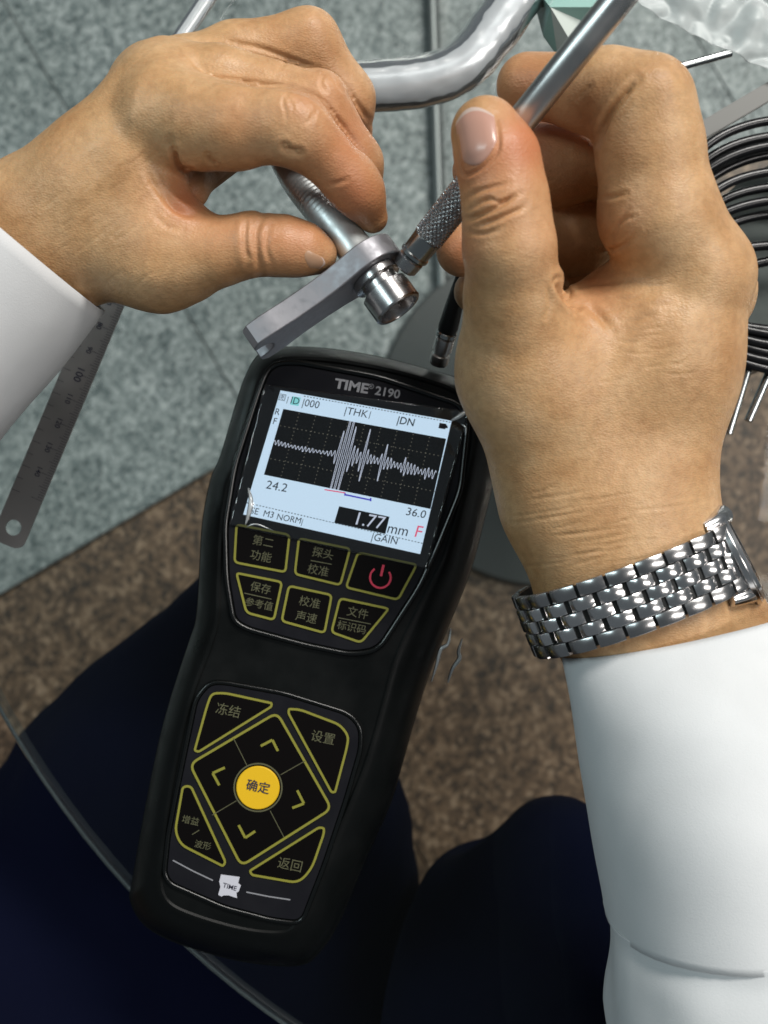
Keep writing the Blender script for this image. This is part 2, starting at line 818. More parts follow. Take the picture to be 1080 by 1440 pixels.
# ================================================================== MATERIALS
def skin_material():
    m = mat('skin', (0.5, 0.3, 0.18), 0.47)
    b = bs(m)
    c = coords(m)
    n1 = nd(m, 'ShaderNodeTexNoise', Scale=55, Detail=4, Roughness=0.55)
    n2 = nd(m, 'ShaderNodeTexNoise', Scale=420, Detail=3)
    lk(m, c, n1.inputs['Vector'])
    lk(m, c, n2.inputs['Vector'])
    r1 = ramp(m, [(0.28, (0.41, 0.222, 0.095)), (0.5, (0.50, 0.298, 0.142)), (0.72, (0.56, 0.36, 0.19))])
    lk(m, n1.outputs['Fac'], r1.inputs[0])
    r2 = ramp(m, [(0.35, (0.84, 0.80, 0.78)), (0.6, (1.03, 1.0, 1.0))])
    lk(m, n2.outputs['Fac'], r2.inputs[0])
    mu = nd(m, 'ShaderNodeMix', data_type='RGBA', blend_type='MULTIPLY')
    mu.inputs[0].default_value = 0.7
    lk(m, r1.outputs[0], mu.inputs[6])
    lk(m, r2.outputs[0], mu.inputs[7])
    n5 = nd(m, 'ShaderNodeTexNoise', Scale=130, Detail=6, Roughness=0.7)
    lk(m, c, n5.inputs['Vector'])
    rr = nd(m, 'ShaderNodeMapRange')
    rr.inputs['From Min'].default_value = 0.3
    rr.inputs['From Max'].default_value = 0.7
    rr.inputs['To Min'].default_value = 0.36
    rr.inputs['To Max'].default_value = 0.58
    lk(m, n5.outputs['Fac'], rr.inputs['Value'])
    lk(m, rr.outputs[0], b.inputs['Roughness'])
    at = nd(m, 'ShaderNodeAttribute')
    at.attribute_name = 'flush'
    mx = nd(m, 'ShaderNodeMix', data_type='RGBA')
    lk(m, at.outputs['Fac'], mx.inputs[0])
    lk(m, mu.outputs[2], mx.inputs[6])
    mx.inputs[7].default_value = (0.46, 0.17, 0.075, 1)
    lk(m, mx.outputs[2], b.inputs['Base Color'])
    b.inputs['Subsurface Weight'].default_value = 0.12
    b.inputs['Subsurface Radius'].default_value = (1.0, 0.35, 0.2)
    b.inputs['Subsurface Scale'].default_value = 0.003
    # skin relief: fine criss-cross cells over a slow swell
    v1 = nd(m, 'ShaderNodeTexVoronoi', Scale=1150)
    wp = nd(m, 'ShaderNodeMapping')
    wp.inputs['Scale'].default_value = (1.0, 1.7, 1.0)
    wp.inputs['Rotation'].default_value = (0, 0, 0.3)
    lk(m, c, wp.inputs['Vector'])
    lk(m, wp.outputs[0], v1.inputs['Vector'])
    n3 = nd(m, 'ShaderNodeTexNoise', Scale=260, Detail=6, Roughness=0.65)
    lk(m, wp.outputs[0], n3.inputs['Vector'])
    b1 = nd(m, 'ShaderNodeBump', Strength=0.24, Distance=0.0004)
    lk(m, v1.outputs['Distance'], b1.inputs['Height'])
    b2 = nd(m, 'ShaderNodeBump', Strength=0.17, Distance=0.0009)
    lk(m, n3.outputs['Fac'], b2.inputs['Height'])
    lk(m, b1.outputs[0], b2.inputs['Normal'])
    lk(m, b2.outputs[0], b.inputs['Normal'])
    return m


M = {}
M['skin'] = skin_material()
M['nail'] = mat('nail', (0.47, 0.26, 0.20), 0.3, 0, Coat_Weight=0.35, Coat_Roughness=0.2)
M['nail_tip'] = mat('nail_free_edge', (0.55, 0.42, 0.36), 0.35)
M['nail_edge'] = mat('nail_pale', (0.44, 0.26, 0.16), 0.3)
add_bump(M['nail'], 300, 0.15, 0.0003)


def cloth(name, col, rough, weave=2600, strength=0.25, sheen=0.0):
    m = mat(name, col, rough)
    c = coords(m)
    n = nd(m, 'ShaderNodeTexNoise', Scale=weave, Detail=2)
    n2 = nd(m, 'ShaderNodeTexNoise', Scale=45, Detail=3)
    lk(m, c, n.inputs['Vector'])
    lk(m, c, n2.inputs['Vector'])
    r = ramp(m, [(0.3, tuple(x * 0.93 for x in col)), (0.7, col)])
    lk(m, n2.outputs['Fac'], r.inputs[0])
    lk(m, r.outputs[0], bs(m).inputs['Base Color'])
    b1 = nd(m, 'ShaderNodeBump', Strength=strength, Distance=0.0003)
    lk(m, n.outputs['Fac'], b1.inputs['Height'])
    lk(m, b1.outputs[0], bs(m).inputs['Normal'])
    bs(m).inputs['Sheen Weight'].default_value = sheen
    bs(m).inputs['Specular IOR Level'].default_value = 0.12
    n3 = nd(m, 'ShaderNodeTexNoise', Scale=26, Detail=2, Distortion=0.4)
    mp = nd(m, 'ShaderNodeMapping')
    mp.inputs['Scale'].default_value = (0.7, 0.45, 0.7)
    mp.inputs['Rotation'].default_value = (0, 0, 0.5)
    lk(m, c, mp.inputs['Vector'])
    lk(m, mp.outputs[0], n3.inputs['Vector'])
    b3 = nd(m, 'ShaderNodeBump', Strength=0.35, Distance=0.006)
    lk(m, n3.outputs['Fac'], b3.inputs['Height'])
    lk(m, b1.outputs[0], b3.inputs['Normal'])
    lk(m, b3.outputs[0], bs(m).inputs['Normal'])
    return m


M['shirt'] = cloth('white_cotton', (0.65, 0.66, 0.67), 0.85)
M['navy'] = cloth('navy_trouser', (0.0020, 0.0032, 0.0150), 1.0, sheen=0.0)
M['black_plastic'] = add_bump(mat('black_plastic', (0.0025, 0.003, 0.003), 0.36, 0, Specular_IOR_Level=0.2), 2500, 0.12, 0.0002)
M['gloss_black'] = mat('gloss_black', (0.002, 0.0025, 0.0025), 0.24, 0, Specular_IOR_Level=0.45)
M['rubber'] = mat('black_rubber', (0.005, 0.006, 0.006), 0.5, 0, Specular_IOR_Level=0.3)
M['panel'] = mat('grey_face_foil', (0.0085, 0.0085, 0.011), 0.4, 0, Specular_IOR_Level=0.14)
rough_noise(M['black_plastic'], 70, 0.27, 0.48)
rough_noise(M['panel'], 90, 0.28, 0.55)
M['key'] = mat('black_key_foil', (0.0025, 0.0018, 0.0018), 0.5, 0, Specular_IOR_Level=0.08)
M['yellow'] = mat('yellow_print', (0.21, 0.20, 0.025), 0.5)
M['legend'] = mat('grey_green_print', (0.085, 0.083, 0.043), 0.5)
M['amber'] = mat('amber_key', (0.68, 0.41, 0.008), 0.45)
M['red'] = mat('red_print', (0.55, 0.03, 0.07), 0.5)
M['white_print'] = mat('white_print', (0.24, 0.24, 0.26), 0.5)
M['sticker'] = mat('white_sticker', (0.5, 0.5, 0.56), 0.5)
M['ink'] = mat('dark_ink', (0.02, 0.02, 0.04), 0.5)
M['lcd'] = emit('lcd_light', (0.64, 0.82, 1.0), 0.98)
M['lcd_black'] = mat('lcd_black', (0.001, 0.0015, 0.003), 0.4, 0, Specular_IOR_Level=0.1)
M['lcd_trace'] = emit('lcd_trace', (0.75, 0.82, 1.0), 0.75)
M['lcd_grid'] = emit('lcd_grid', (0.30, 0.28, 0.22), 0.5)
M['lcd_ink'] = mat('lcd_ink', (0.02, 0.03, 0.06), 0.5, 0, Specular_IOR_Level=0.1)
M['lcd_cyan'] = emit('lcd_cyan', (0.30, 0.85, 0.88), 0.8)
M['lcd_red'] = emit('lcd_red', (0.95, 0.12, 0.25), 0.8)
M['lcd_blue'] = emit('lcd_blue', (0.06, 0.05, 0.65), 0.8)
M['steel'] = rough_noise(mat('brushed_steel', (0.58, 0.57, 0.56), 0.3, 1.0), 90, 0.26, 0.40)
M['alu'] = rough_noise(mat('machined_aluminium', (0.29, 0.285, 0.305), 0.5, .9), 400, 0.42, 0.6)
add_bump(M['alu'], 900, 0.12, 0.0002)
M['pipe_alu'] = rough_noise(mat('drawn_aluminium', (0.66, 0.69, 0.69), 0.45, 0.75), 300, 0.36, 0.5)
M['dark_steel'] = rough_noise(mat('turned_steel', (0.50, 0.49, 0.49), 0.25, 1.0), 150, 0.2, 0.32)
M['polish'] = mat('polished_steel', (0.78, 0.765, 0.765), 0.2, 1.0)
M['cable'] = mat('black_cable', (0.006, 0.006, 0.007), 0.22, 0, Specular_IOR_Level=0.4)
M['chrome'] = mat('chrome', (0.42, 0.44, 0.44), 0.22, 1.0)
M['pedestal'] = add_bump(mat('dark_grey_paint', (0.042, 0.046, 0.046), 0.42), 300, 0.1, 0.001)
M['glass'] = clear_mat('clear_glass', (0.95, 0.975, 0.965), 0.0, 0.02, ior=1.22)
M['glass_edge'] = clear_mat('glass_edge', (0.70, 0.77, 0.75), 0.10, 0.15, ior=1.3)
M['film'] = clear_mat('clear_film', (0.96, 0.97, 0.97), 0.02, 0.10)
M['painted_glint'] = clear_mat('painted_glint', (0.93, 0.95, 0.95), 0.2, 0.25, ior=1.4, haze=0.6, hazecol=(0.85, 0.87, 0.88))  # white haze gives the tubes the brightness of a glint
M['bright_pipe'] = rough_noise(mat('bright_pipe', (0.75, 0.77, 0.79), 0.35, .85), 120, 0.25, 0.45)
M['hose'] = clear_mat('clear_hose', (0.9, 0.92, 0.93), 0.05, 0.2, haze=0.42, hazecol=(0.80, 0.83, 0.85))
M['bag'] = clear_mat('milky_bag', (0.92, 0.94, 0.94), 0.0, 0.36, ior=1.3, haze=0.40, hazecol=(0.62, 0.66, 0.66))
M['teal'] = mat('teal_card', (0.25, 0.42, 0.38), 0.35)
M['pale_card'] = mat('pale_card', (0.6, 0.66, 0.62), 0.4)


def granite(name, stops, scale, rough):
    m = mat(name, (0.3, 0.3, 0.3), rough)
    c = coords(m)
    n1 = nd(m, 'ShaderNodeTexNoise', Scale=scale * .42, Detail=6, Roughness=0.75)
    v1 = nd(m, 'ShaderNodeTexVoronoi', Scale=scale * 1.7)
    n2 = nd(m, 'ShaderNodeTexNoise', Scale=7, Detail=2)
    for n in (n1, v1, n2):
        lk(m, c, n.inputs['Vector'])
    mx = nd(m, 'ShaderNodeMix', data_type='FLOAT')
    mx.inputs[0].default_value = 0.38
    lk(m, n1.outputs['Fac'], mx.inputs[2])
    lk(m, v1.outputs['Color'], mx.inputs[3])
    r = ramp(m, stops)
    lk(m, mx.outputs[0], r.inputs[0])
    r2 = ramp(m, [(0.35, (0.86, 0.87, 0.86)), (0.65, (1, 1, 1))])
    lk(m, n2.outputs['Fac'], r2.inputs[0])
    mu = nd(m, 'ShaderNodeMix', data_type='RGBA', blend_type='MULTIPLY')
    mu.inputs[0].default_value = 1.0
    lk(m, r.outputs[0], mu.inputs[6])
    lk(m, r2.outputs[0], mu.inputs[7])
    lk(m, mu.outputs[2], bs(m).inputs['Base Color'])
    return m


M['granite'] = granite('grey_granite', [(0.32, (0.05, 0.064, 0.067)), (0.43, (0.15, 0.178, 0.18)), (0.54, (0.255, 0.28, 0.28)), (0.70, (0.45, 0.47, 0.47))], 185, 0.5)
M['brown'] = granite('brown_granite', [(0.30, (0.018, 0.011, 0.007)), (0.44, (0.078, 0.045, 0.026)), (0.56, (0.16, 0.095, 0.055)), (0.72, (0.34, 0.23, 0.155))], 130, 0.45)
M['grout'] = mat('grout', (0.13, 0.14, 0.135), 0.9)

# ================================================================== FLOOR
FZ = -0.70
a_px, b_px = np.array([345.0, 632.0]), np.array([-330.0, 194.0])      # point on the slab edge and its direction in the picture
ux = Vector((b_px[0], -b_px[1], 0)).normalized()         # along the slab edge (down-left)
uy = Vector((-ux.y, ux.x, 0))
if uy.y < 0:
    uy = -uy                                              # away from the edge, over the grey slabs
p_edge = W(345, 632, FZ)


def slab(name, parent, o, x0, x1, y0, y1, z0, z1, m, bev):
    v = []
    for z in (z0, z1):
        for x, y in ((x0, y0), (x1, y0), (x1, y1), (x0, y1)):
            q = o + ux * x + uy * y
            v.append((q.x, q.y, z))
    f = [(3, 2, 1, 0), (4, 5, 6, 7), (0, 1, 5, 4), (1, 2, 6, 5), (2, 3, 7, 6), (3, 0, 4, 7)]
    ob = obj(name, v, f, m, parent)
    bm = bmesh.new()
    bm.from_mesh(ob.data)
    bmesh.ops.recalc_face_normals(bm, faces=bm.faces)
    bmesh.ops.bevel(bm, geom=bm.edges[:], offset=bev, segments=2, affect='EDGES')
    bm.to_mesh(ob.data)
    bm.free()
    return ob


floor = bpy.data.objects.new('floor', None)
COL.objects.link(floor)
floor.location = (0, 0, FZ - 0.12)
floor['kind'] = 'structure'
obj('grout_bed', [(-6, -6, FZ - 0.125), (6, -6, FZ - 0.125), (6, 6, FZ - 0.125), (-6, 6, FZ - 0.125)], [(0, 1, 2, 3)], M['grout'], floor)
slab('grout_bed', floor, p_edge, -4, 4, 0.02, 4.2, FZ - 0.12, FZ - 0.003, M['grout'], 0.001)
G = 0.0016
for r in range(4):
    for c in range(-4, 5):
        x0, y0 = c * 0.62 - 0.02, r * 0.62
        slab('grey_tile', floor, p_edge, x0 + G / 2, x0 + 0.62 - G / 2, y0, y0 + 0.62 - G, FZ - 0.035, FZ, M['granite'], 0.0008)
for r in range(3):
    for c in range(-4, 5):
        x0, y0 = c * 0.62 + 0.06, -0.0006 + G - (r + 1) * 0.62
        slab('brown_tile', floor, p_edge, x0 + G / 2, x0 + 0.62 - G / 2, y0, y0 + 0.62 - G, FZ - 0.06, FZ - 0.008, M['brown'], 0.0008)

# ================================================================== GLASS TABLE
tc = W(1147, 366, 0)
table = empty('glass_table', (tc.x, tc.y, FZ), 'round clear glass table on a dark grey pedestal under everything', 'table')
RT = 0.376
prof = [(-0.008, RT - 0.003), (-0.0072, RT - 0.001), (-0.0055, RT), (-0.0025, RT), (-0.0008, RT - 0.001), (0.0, RT - 0.003)]
gl = lathe('tabletop', (tc.x, tc.y, 0), (0, 0, 1), prof, M['glass'], table, n=160)
gl.data.materials.append(M['glass_edge'])
for p in gl.data.polygons:
    if abs(p.normal.z) < 0.98:
        p.material_index = 1
lathe('base_disc', (tc.x, tc.y, FZ), (0, 0, 1), [(0, 0.178), (0.012, 0.182), (0.020, 0.178), (0.026, 0.12), (0.04, 0.05)], M['pedestal'], table, n=72)
lathe('column', (tc.x, tc.y, FZ + 0.03), (0, 0, 1), [(0, 0.04), (0.02, 0.036), (0.6, 0.034), (0.64, 0.04)], M['pedestal'], table, n=40)
lathe('mount_plate', (tc.x, tc.y, -0.026), (0, 0, 1), [(0, 0.038), (0.004, 0.044), (0.0165, 0.044)], M['pedestal'], table, n=56)

# ================================================================== PERSON
person = empty('person', W(700, 1700, FZ), 'person in white long sleeves and navy trousers holding a probe and a pipe fitting', 'person')

# ---- right hand: thumb and index pinch the probe
palm = [
    ((960, 1010, .082), 125, (893, 815, .084), 128, 0.78),
    ((893, 815, .084), 130, (850, 700, .086), 118, 0.80),
    ((990, 850, .080), 72, (1050, 1010, .080), 110, 0.8),
    ((850, 700, .086), 120, (840, 560, .088), 128, 0.80),
    ((800, 690, .086), 92, (741, 520, .100), 88, 0.95),
    ((741, 520, .100), 88, (722, 420, .116), 66, 0.95),
    ((905, 690, .084), 88, (938, 520, .092), 88),
    ((938, 520, .092), 88, (978, 392, .100), 76),
    ((860, 560, .070), 110, (930, 420, .064), 90),
    ((800, 560, .094), 84, (905, 480, .094), 100),
    ((800, 480, .088), 44, (900, 425, .090), 60),
]
thumb = [((726, 440, .114), 66, (716, 345, .128), 62), ((716, 345, .128), 62, (711, 280, .131), 57),
         ((711, 285, .131), 57, (700, 225, .132), 56), ((700, 225, .132), 55, (683, 186, .131), 49)]
index = [((976, 385, .102), 78, (925, 300, .110), 80), ((925, 300, .110), 80, (913, 205, .115), 72),
         ((913, 205, .115), 72, (905, 150, .118), 69), ((905, 150, .118), 66, (855, 130, .1155), 57),
         ((855, 130, .1155), 57, (828, 130, .112), 52), ((825, 128, .112), 50, (742, 120, .103), 44)]
middle = [((985, 410, .086), 76, (915, 235, .082), 60), ((915, 235, .082), 60, (895, 200, .080), 56),
          ((895, 205, .078), 62, (780, 228, .080), 60), ((780, 228, .080), 58, (672, 240, .087), 36)]
ringf = [((965, 430, .066), 76, (900, 320, .058), 56), ((900, 320, .056), 62, (780, 328, .062), 60),
         ((780, 328, .062), 56, (650, 352, .080), 37)]
pinky = [((930, 460, .050), 70, (880, 400, .042), 48), ((880, 400, .042), 54, (760, 400, .046), 52),
         ((760, 400, .046), 48, (668, 410, .060), 30)]
hr = build_hand('hand', palm, [thumb, index, middle, ringf, pinky], [], 0.012, 0.0055, M['skin'], person)
hr['label'] = 'right hand pinching the probe between thumb and index finger'
creases_r = [
    ([(655, 283), (668, 271), (690, 264), (715, 258)], 0.55, 3.2),
    ([(652, 309), (668, 306), (690, 297), (712, 283), (730, 272)], 0.9, 3.6),
    ([(672, 287), (690, 281), (706, 285), (722, 276)], 0.45, 2.8),
    ([(672, 318), (700, 308), (728, 296), (740, 287)], 0.75, 3.4),
    ([(658, 326), (680, 329), (705, 322)], 0.4, 3.0),
    ([(662, 296), (676, 285), (690, 277)], 0.35, 2.6),
    ([(791, 405), (800, 420), (820, 428), (842, 442), (860, 466)], 0.9, 5.0),
    ([(770, 400), (772, 425), (768, 447)], 0.4, 3.2),
    ([(796, 410), (830, 400), (868, 398)], 0.35, 3.0),
    ([(843, 276), (860, 277), (880, 272)], 0.55, 3.5),
    ([(838, 355), (862, 352), (880, 342), (895, 325)], 0.6, 3.5),
    ([(866, 318), (880, 308), (893, 304)], 0.45, 3.0),
    ([(858, 340), (868, 318), (885, 295)], 0.35, 3.0),
    ([(896, 112), (872, 139), (853, 166), (840, 200)], 1.7, 5.0),
    ([(812, 140), (822, 128), (832, 118)], 0.3, 3.0),
]
for i in range(16):      # fine parallel lines across the back of the thumb web and the wrist
    x0, y0 = 880 + rng.uniform(-25, 90), 400 + i * 9 + rng.uniform(-3, 3)
    L = rng.uniform(25, 60)
    creases_r.append(([(x0 - L / 2, y0 + rng.uniform(-3, 3)), (x0, y0 + rng.uniform(-3, 3)), (x0 + L / 2, y0 - rng.uniform(2, 8))], 0.13, 2.4))
for i in range(22):
    x0, y0 = rng.uniform(760, 960), 690 + i * 5 + rng.uniform(-3, 3)
    L = rng.uniform(40, 120)
    creases_r.append(([(x0 - L / 2, y0 + 6), (x0, y0), (x0 + L / 2, y0 - 9)], 0.14, 2.4))
bumps_r = [(1010, 390, 40, 52, 20, 1.2), (935, 300, 26, 60, 10, 0.5), (700, 300, 40, 26, 0, 0.5), (935, 115, 26, 26, 0, 0.6),
           (730, 430, 40, 60, 0, 0.7), (850, 520, 18, 110, 28, -0.6), (960, 470, 16, 90, 25, 0.6), (900, 470, 14, 100, 28, 0.4)]
creases_r.append(([(784, 396), (792, 410), (800, 422), (810, 432)], 2.2, 6.0))
creases_r.append(([(645, 160), (640, 190), (645, 225), (652, 245), (668, 242), (688, 228), (700, 212), (701, 190), (696, 160)], 0.6, 2.8))
detail_hand(hr, creases_r, bumps_r, [(735, 200, 45, .75), (700, 290, 40, .2), (745, 110, 50, .6), (640, 350, 40, .75), (650, 235, 40, .7), (880, 310, 35, .3),
                                    (835, 415, 40, .35), (700, 230, 60, .25), (800, 200, 70, .4), (780, 330, 60, .3)])
n1 = make_nail(hr, ((649, 247), (702, 214), (694, 146), (636, 152)), 0.0005, M['nail'], bulge=0.0005, rows=13, cols=13)

# ---- left hand: thumb and fingers pinch the pipe behind its flange
palm = [
    ((-90, 452, .074), 96, (62, 330, .080), 103, 0.85),
    ((62, 330, .080), 103, (140, 262, .090), 89, 0.9),
    ((140, 262, .090), 89, (235, 142, .096), 76, 0.95),
    ((110, 338, .082), 76, (228, 357, .090), 72),
    ((228, 357, .090), 72, (265, 356, .093), 58),
    ((230, 140, .080), 78, (290, 112, .070), 58),
    ((190, 225, .100), 50, (215, 300, .096), 46),
]
thumb = [((240, 356, .094), 66, (308, 354, .098), 45), ((308, 354, .098), 45, (353, 344, .100), 41), ((353, 344, .100), 41, (400, 346, .100), 39),
         ((400, 346, .100), 39, (432, 352, .099), 33), ((432, 352, .099), 33, (451, 359, .098), 22)]
index = [((240, 165, .104), 74, (285, 174, .110), 60), ((285, 174, .110), 60, (330, 178, .114), 56), ((330, 178, .114), 56, (395, 177, .118), 48),
         ((395, 177, .118), 48, (422, 184, .118), 46), ((422, 185, .118), 45, (492, 253, .107), 36),
         ((492, 253, .107), 35, (506, 272, .104), 32), ((506, 272, .104), 32, (524, 306, .098), 22)]
middle = [((250, 132, .092), 72, (310, 118, .098), 50), ((310, 118, .098), 50, (445, 149, .100), 45),
          ((445, 149, .100), 45, (497, 230, .090), 39), ((497, 230, .090), 39, (510, 280, .078), 30)]
ringf = [((265, 120, .080), 64, (330, 82, .080), 46), ((330, 82, .080), 46, (432, 62, .080), 44),
         ((432, 62, .080), 45, (482, 140, .070), 43), ((482, 140, .070), 43, (490, 190, .058), 34)]
pinky = [((280, 150, .062), 60, (350, 110, .056), 46), ((350, 110, .056), 46, (420, 110, .050), 40), ((420, 110, .050), 40, (440, 180, .042), 36)]
web = [((258, 225, .082), 40, (266, 268, .080), 27), ((330, 190, .070), 42, (270, 262, .078), 22)]
hl = build_hand('hand', palm, [thumb, index, middle, ringf, pinky], web, 0.009, 0.0045, M['skin'], person)
hl['label'] = 'left hand gripping the bent pipe behind its flange'
creases_l = [
    ([(350, 305), (345, 325), (346, 352), (352, 372)], 1.0, 4.6),
    ([(368, 303), (360, 325), (361, 352), (366, 384)], 1.1, 4.8),
    ([(358, 300), (353, 330), (355, 360)], 0.5, 3.2),
    ([(378, 318), (374, 345), (380, 372)], 0.5, 3.6),
    ([(245, 212), (247, 225), (254, 236), (268, 241)], 1.2, 3.8),
    ([(238, 195), (243, 212), (252, 228)], 0.5, 4.0),
    ([(292, 218), (296, 226), (306, 233)], 0.6, 3.6),
    ([(205, 240), (222, 268), (240, 290), (262, 302)], 0.55, 4.5),
    ([(228, 262), (240, 285), (258, 300), (284, 302)], 0.8, 4.5),
    ([(215, 300), (235, 318), (255, 322)], 0.3, 4.0),
    ([(401, 133), (398, 145), (402, 160), (402, 172)], 0.28, 2.2),
    ([(408, 127), (404, 138), (412, 152), (407, 162)], 0.2, 2.0),
    ([(441, 157), (436, 168), (428, 175)], 0.25, 2.2),
    ([(446, 152), (442, 166), (434, 178)], 0.18, 2.0),
    ([(401, 206), (408, 212), (420, 214)], 0.9, 5.0),
    ([(455, 105), (451, 118), (458, 130)], 0.35, 2.6),
    ([(470, 108), (474, 120), (480, 128)], 0.2, 2.2),
    ([(258, 96), (290, 109), (340, 116), (394, 122), (440, 136), (472, 166), (500, 202), (520, 236)], 0.6, 4),
    ([(300, 57), (340, 62), (373, 70), (430, 92), (456, 103)], 0.6, 4), ([(485, 124), (505, 150), (521, 174)], 0.6, 4),
    ([(462, 260), (476, 257), (488, 252)], 0.35, 3.4),
    ([(395, 95), (402, 88), (410, 85)], 0.25, 3.0),
]
for i in range(26):
    x0, y0 = rng.uniform(60, 240), rng.uniform(200, 400)
    L = rng.uniform(20, 46)
    creases_l.append(([(x0 - L * .35, y0 + L * .35), (x0, y0 + rng.uniform(-3, 3)), (x0 + L * .4, y0 - L * .3)], 0.10, 2.4))
bumps_l = [(235, 95, 34, 30, 0, 0.9), (265, 78, 24, 20, 0, 0.5), (215, 395, 50, 26, 0, 0.8), (415, 148, 24, 18, 10, 0.6), (462, 118, 20, 16, 30, 0.5),
           (440, 30, 24, 20, 0, 0.6), (150, 190, 70, 10, -38, 0.35), (160, 240, 80, 10, -36, 0.3), (262, 290, 20, 14, 20, 0.7)]
detail_hand(hl, creases_l, bumps_l, [(505, 280, 50, .85), (470, 220, 50, .45), (262, 285, 26, .85), (250, 250, 25, .35), (380, 330, 60, .55), (300, 320, 45, .3), (440, 345, 40, .35),
                                    (505, 180, 40, .45), (470, 130, 40, .3), (350, 180, 70, .28), (430, 60, 60, .25), (220, 300, 50, .2), (420, 150, 26, .22)])
make_nail(hl, ((424, 345), (430, 379), (455, 379), (463, 366)), 0.0001, M['nail_edge'], bulge=0.0002, rows=8, cols=8)
0 and make_nail(hl, ((522, 276), (533, 276), (538, 306), (529, 318)), 0.0003, M['nail_edge'], bulge=0.0002, rows=8, cols=6)

# ---- sleeves
loft_rings('sleeve', [
    ((1031, 1269, .090), (.12, .98), 178.5, .0478), ((1038, 1292, .090), (.10, .99), 180.5, .0485), ((1047, 1340, .090), (.06, .99), 190, .053), ((1062, 1440, .088), (.05, .99), 208, .058),
    ((1085, 1620, .082), (.1, .99), 225, .062), ((1120, 1900, .075), (.1, .99), 240, .065)],
    M['shirt'], person, fold=0.0045, foldscale=19, seed=3, per=9, thick=0.0012, cap=False)['label'] = 'white shirt sleeve of the right arm with folds below the cuff'
loft_rings('cuff', [
    ((962, 884, .086), (.22, .975), 181, .025), ((985, 990, .088), (.19, .98), 181, .040), ((1010, 1120, .090), (.17, .985), 182, .047), ((1032, 1276, .090), (.12, .98), 176, .047)],
    M['shirt'], person, per=9, fold=0.0022, foldscale=15, seed=1, thick=0.0016, cap=False)['label'] = 'smooth white cuff of the right sleeve just below the wristwatch'
loft_rings('cuff', [
    ((8, 318, .080), (-.66, .75), 172, .044), ((-80, 418, .080), (-.68, .73), 178, .047), ((-230, 580, .078), (-.7, .71), 190, .052), ((-420, 770, .074), (-.7, .71), 210, .056)],
    M['shirt'], person, fold=0.0012, foldscale=22, seed=9, thick=0.0016, cap=False)['label'] = 'white cuff of the left sleeve in the corner of the view'

# ---- trousers
loft_rings('trouser_leg', [
    ((470, 960, -.62), (-.1, -.2, .9), 60, .06), ((430, 950, -.4), (-.1, -.2, .9), 90, .065), ((400, 868, -.2), (-.2, .2, .5), 90, .06), ((385, 895, -.16), (-.3, .9), 150, .075), ((352, 990, -.15), (-.32, .95), 215, .085),
    ((300, 1150, -.15), (-.3, .95), 296, .09), ((230, 1350, -.15), (-.25, .95), 335, .095), ((200, 1900, -.15), (-.1, .99), 340, .10)],
    M['navy'], person, fold=0.012, foldscale=13, seed=5)
loft_rings('trouser_leg', [
    ((700, 1330, -.62), (.0, -.2, .9), 60, .06), ((740, 1300, -.35), (.0, -.2, .9), 80, .065), ((770, 1195, -.13), (.0, .3, .5), 80, .04), ((765, 1218, -.11), (.03, .99), 158, .055), ((755, 1290, -.095), (.0, 1), 184, .07),
    ((744, 1400, -.09), (-.02, 1), 204, .085), ((735, 1620, -.09), (-.02, 1), 225, .09), ((730, 1900, -.09), (-.02, 1), 230, .095)],
    M['navy'], person, fold=0.004, foldscale=13, seed=8)

# ================================================================== THICKNESS GAUGE
E1, E2 = (.984, .178), (.287, -.958)          # writing direction and upstroke on the screen, in the picture
KE1, KE2 = (.976, .205), (.230, -.973)
outer = [(364, 499), (393, 489), (456, 490), (533, 502), (603, 520), (655, 537), (690, 565), (701, 610), (697, 660), (680, 735), (661, 805),
         (629, 885), (603, 950), (584, 1010), (567, 1070), (549, 1130), (511, 1215), (480, 1290), (452, 1335), (420, 1356), (340, 1350),
         (254, 1326), (205, 1300), (184, 1265), (187, 1235), (206, 1128), (225, 1037), (243, 972), (266, 902), (276, 868), (281, 800),
         (285, 735), (296, 676), (311, 639), (333, 565), (346, 528)]
topo = [(378, 512), (400, 502), (456, 503), (533, 515), (600, 532), (645, 550), (664, 575), (668, 612), (662, 655), (647, 720), (627, 785),
        (590, 860), (560, 925), (543, 985), (528, 1040), (508, 1100), (470, 1190), (440, 1270), (420, 1303), (395, 1316), (335, 1310),
        (262, 1288), (232, 1270), (222, 1245), (224, 1215), (234, 1130), (250, 1045), (268, 975), (294, 905), (303, 868), (305, 810),
        (309, 740), (319, 680), (332, 640), (352, 570), (363, 530)]
OC, TC = catmull(outer, 6, True), catmull(topo, 6, True)
GZ = 0.038
gauge = empty('thickness_gauge', W(440, 920, 0.0003), 'black handheld ultrasonic thickness gauge with lit screen and yellow edged keys', 'thickness gauge')
lv = []
octr = OC.mean(0)


def ow(P, z, d=0.0):
    q = offset_poly(P, d) if d else P
    return [W(p[0], p[1], 0.016) for p in q], z


def level(P, zref, z):
    return [Vector((W(p[0], p[1], zref).x, W(p[0], p[1], zref).y, z)) for p in P]


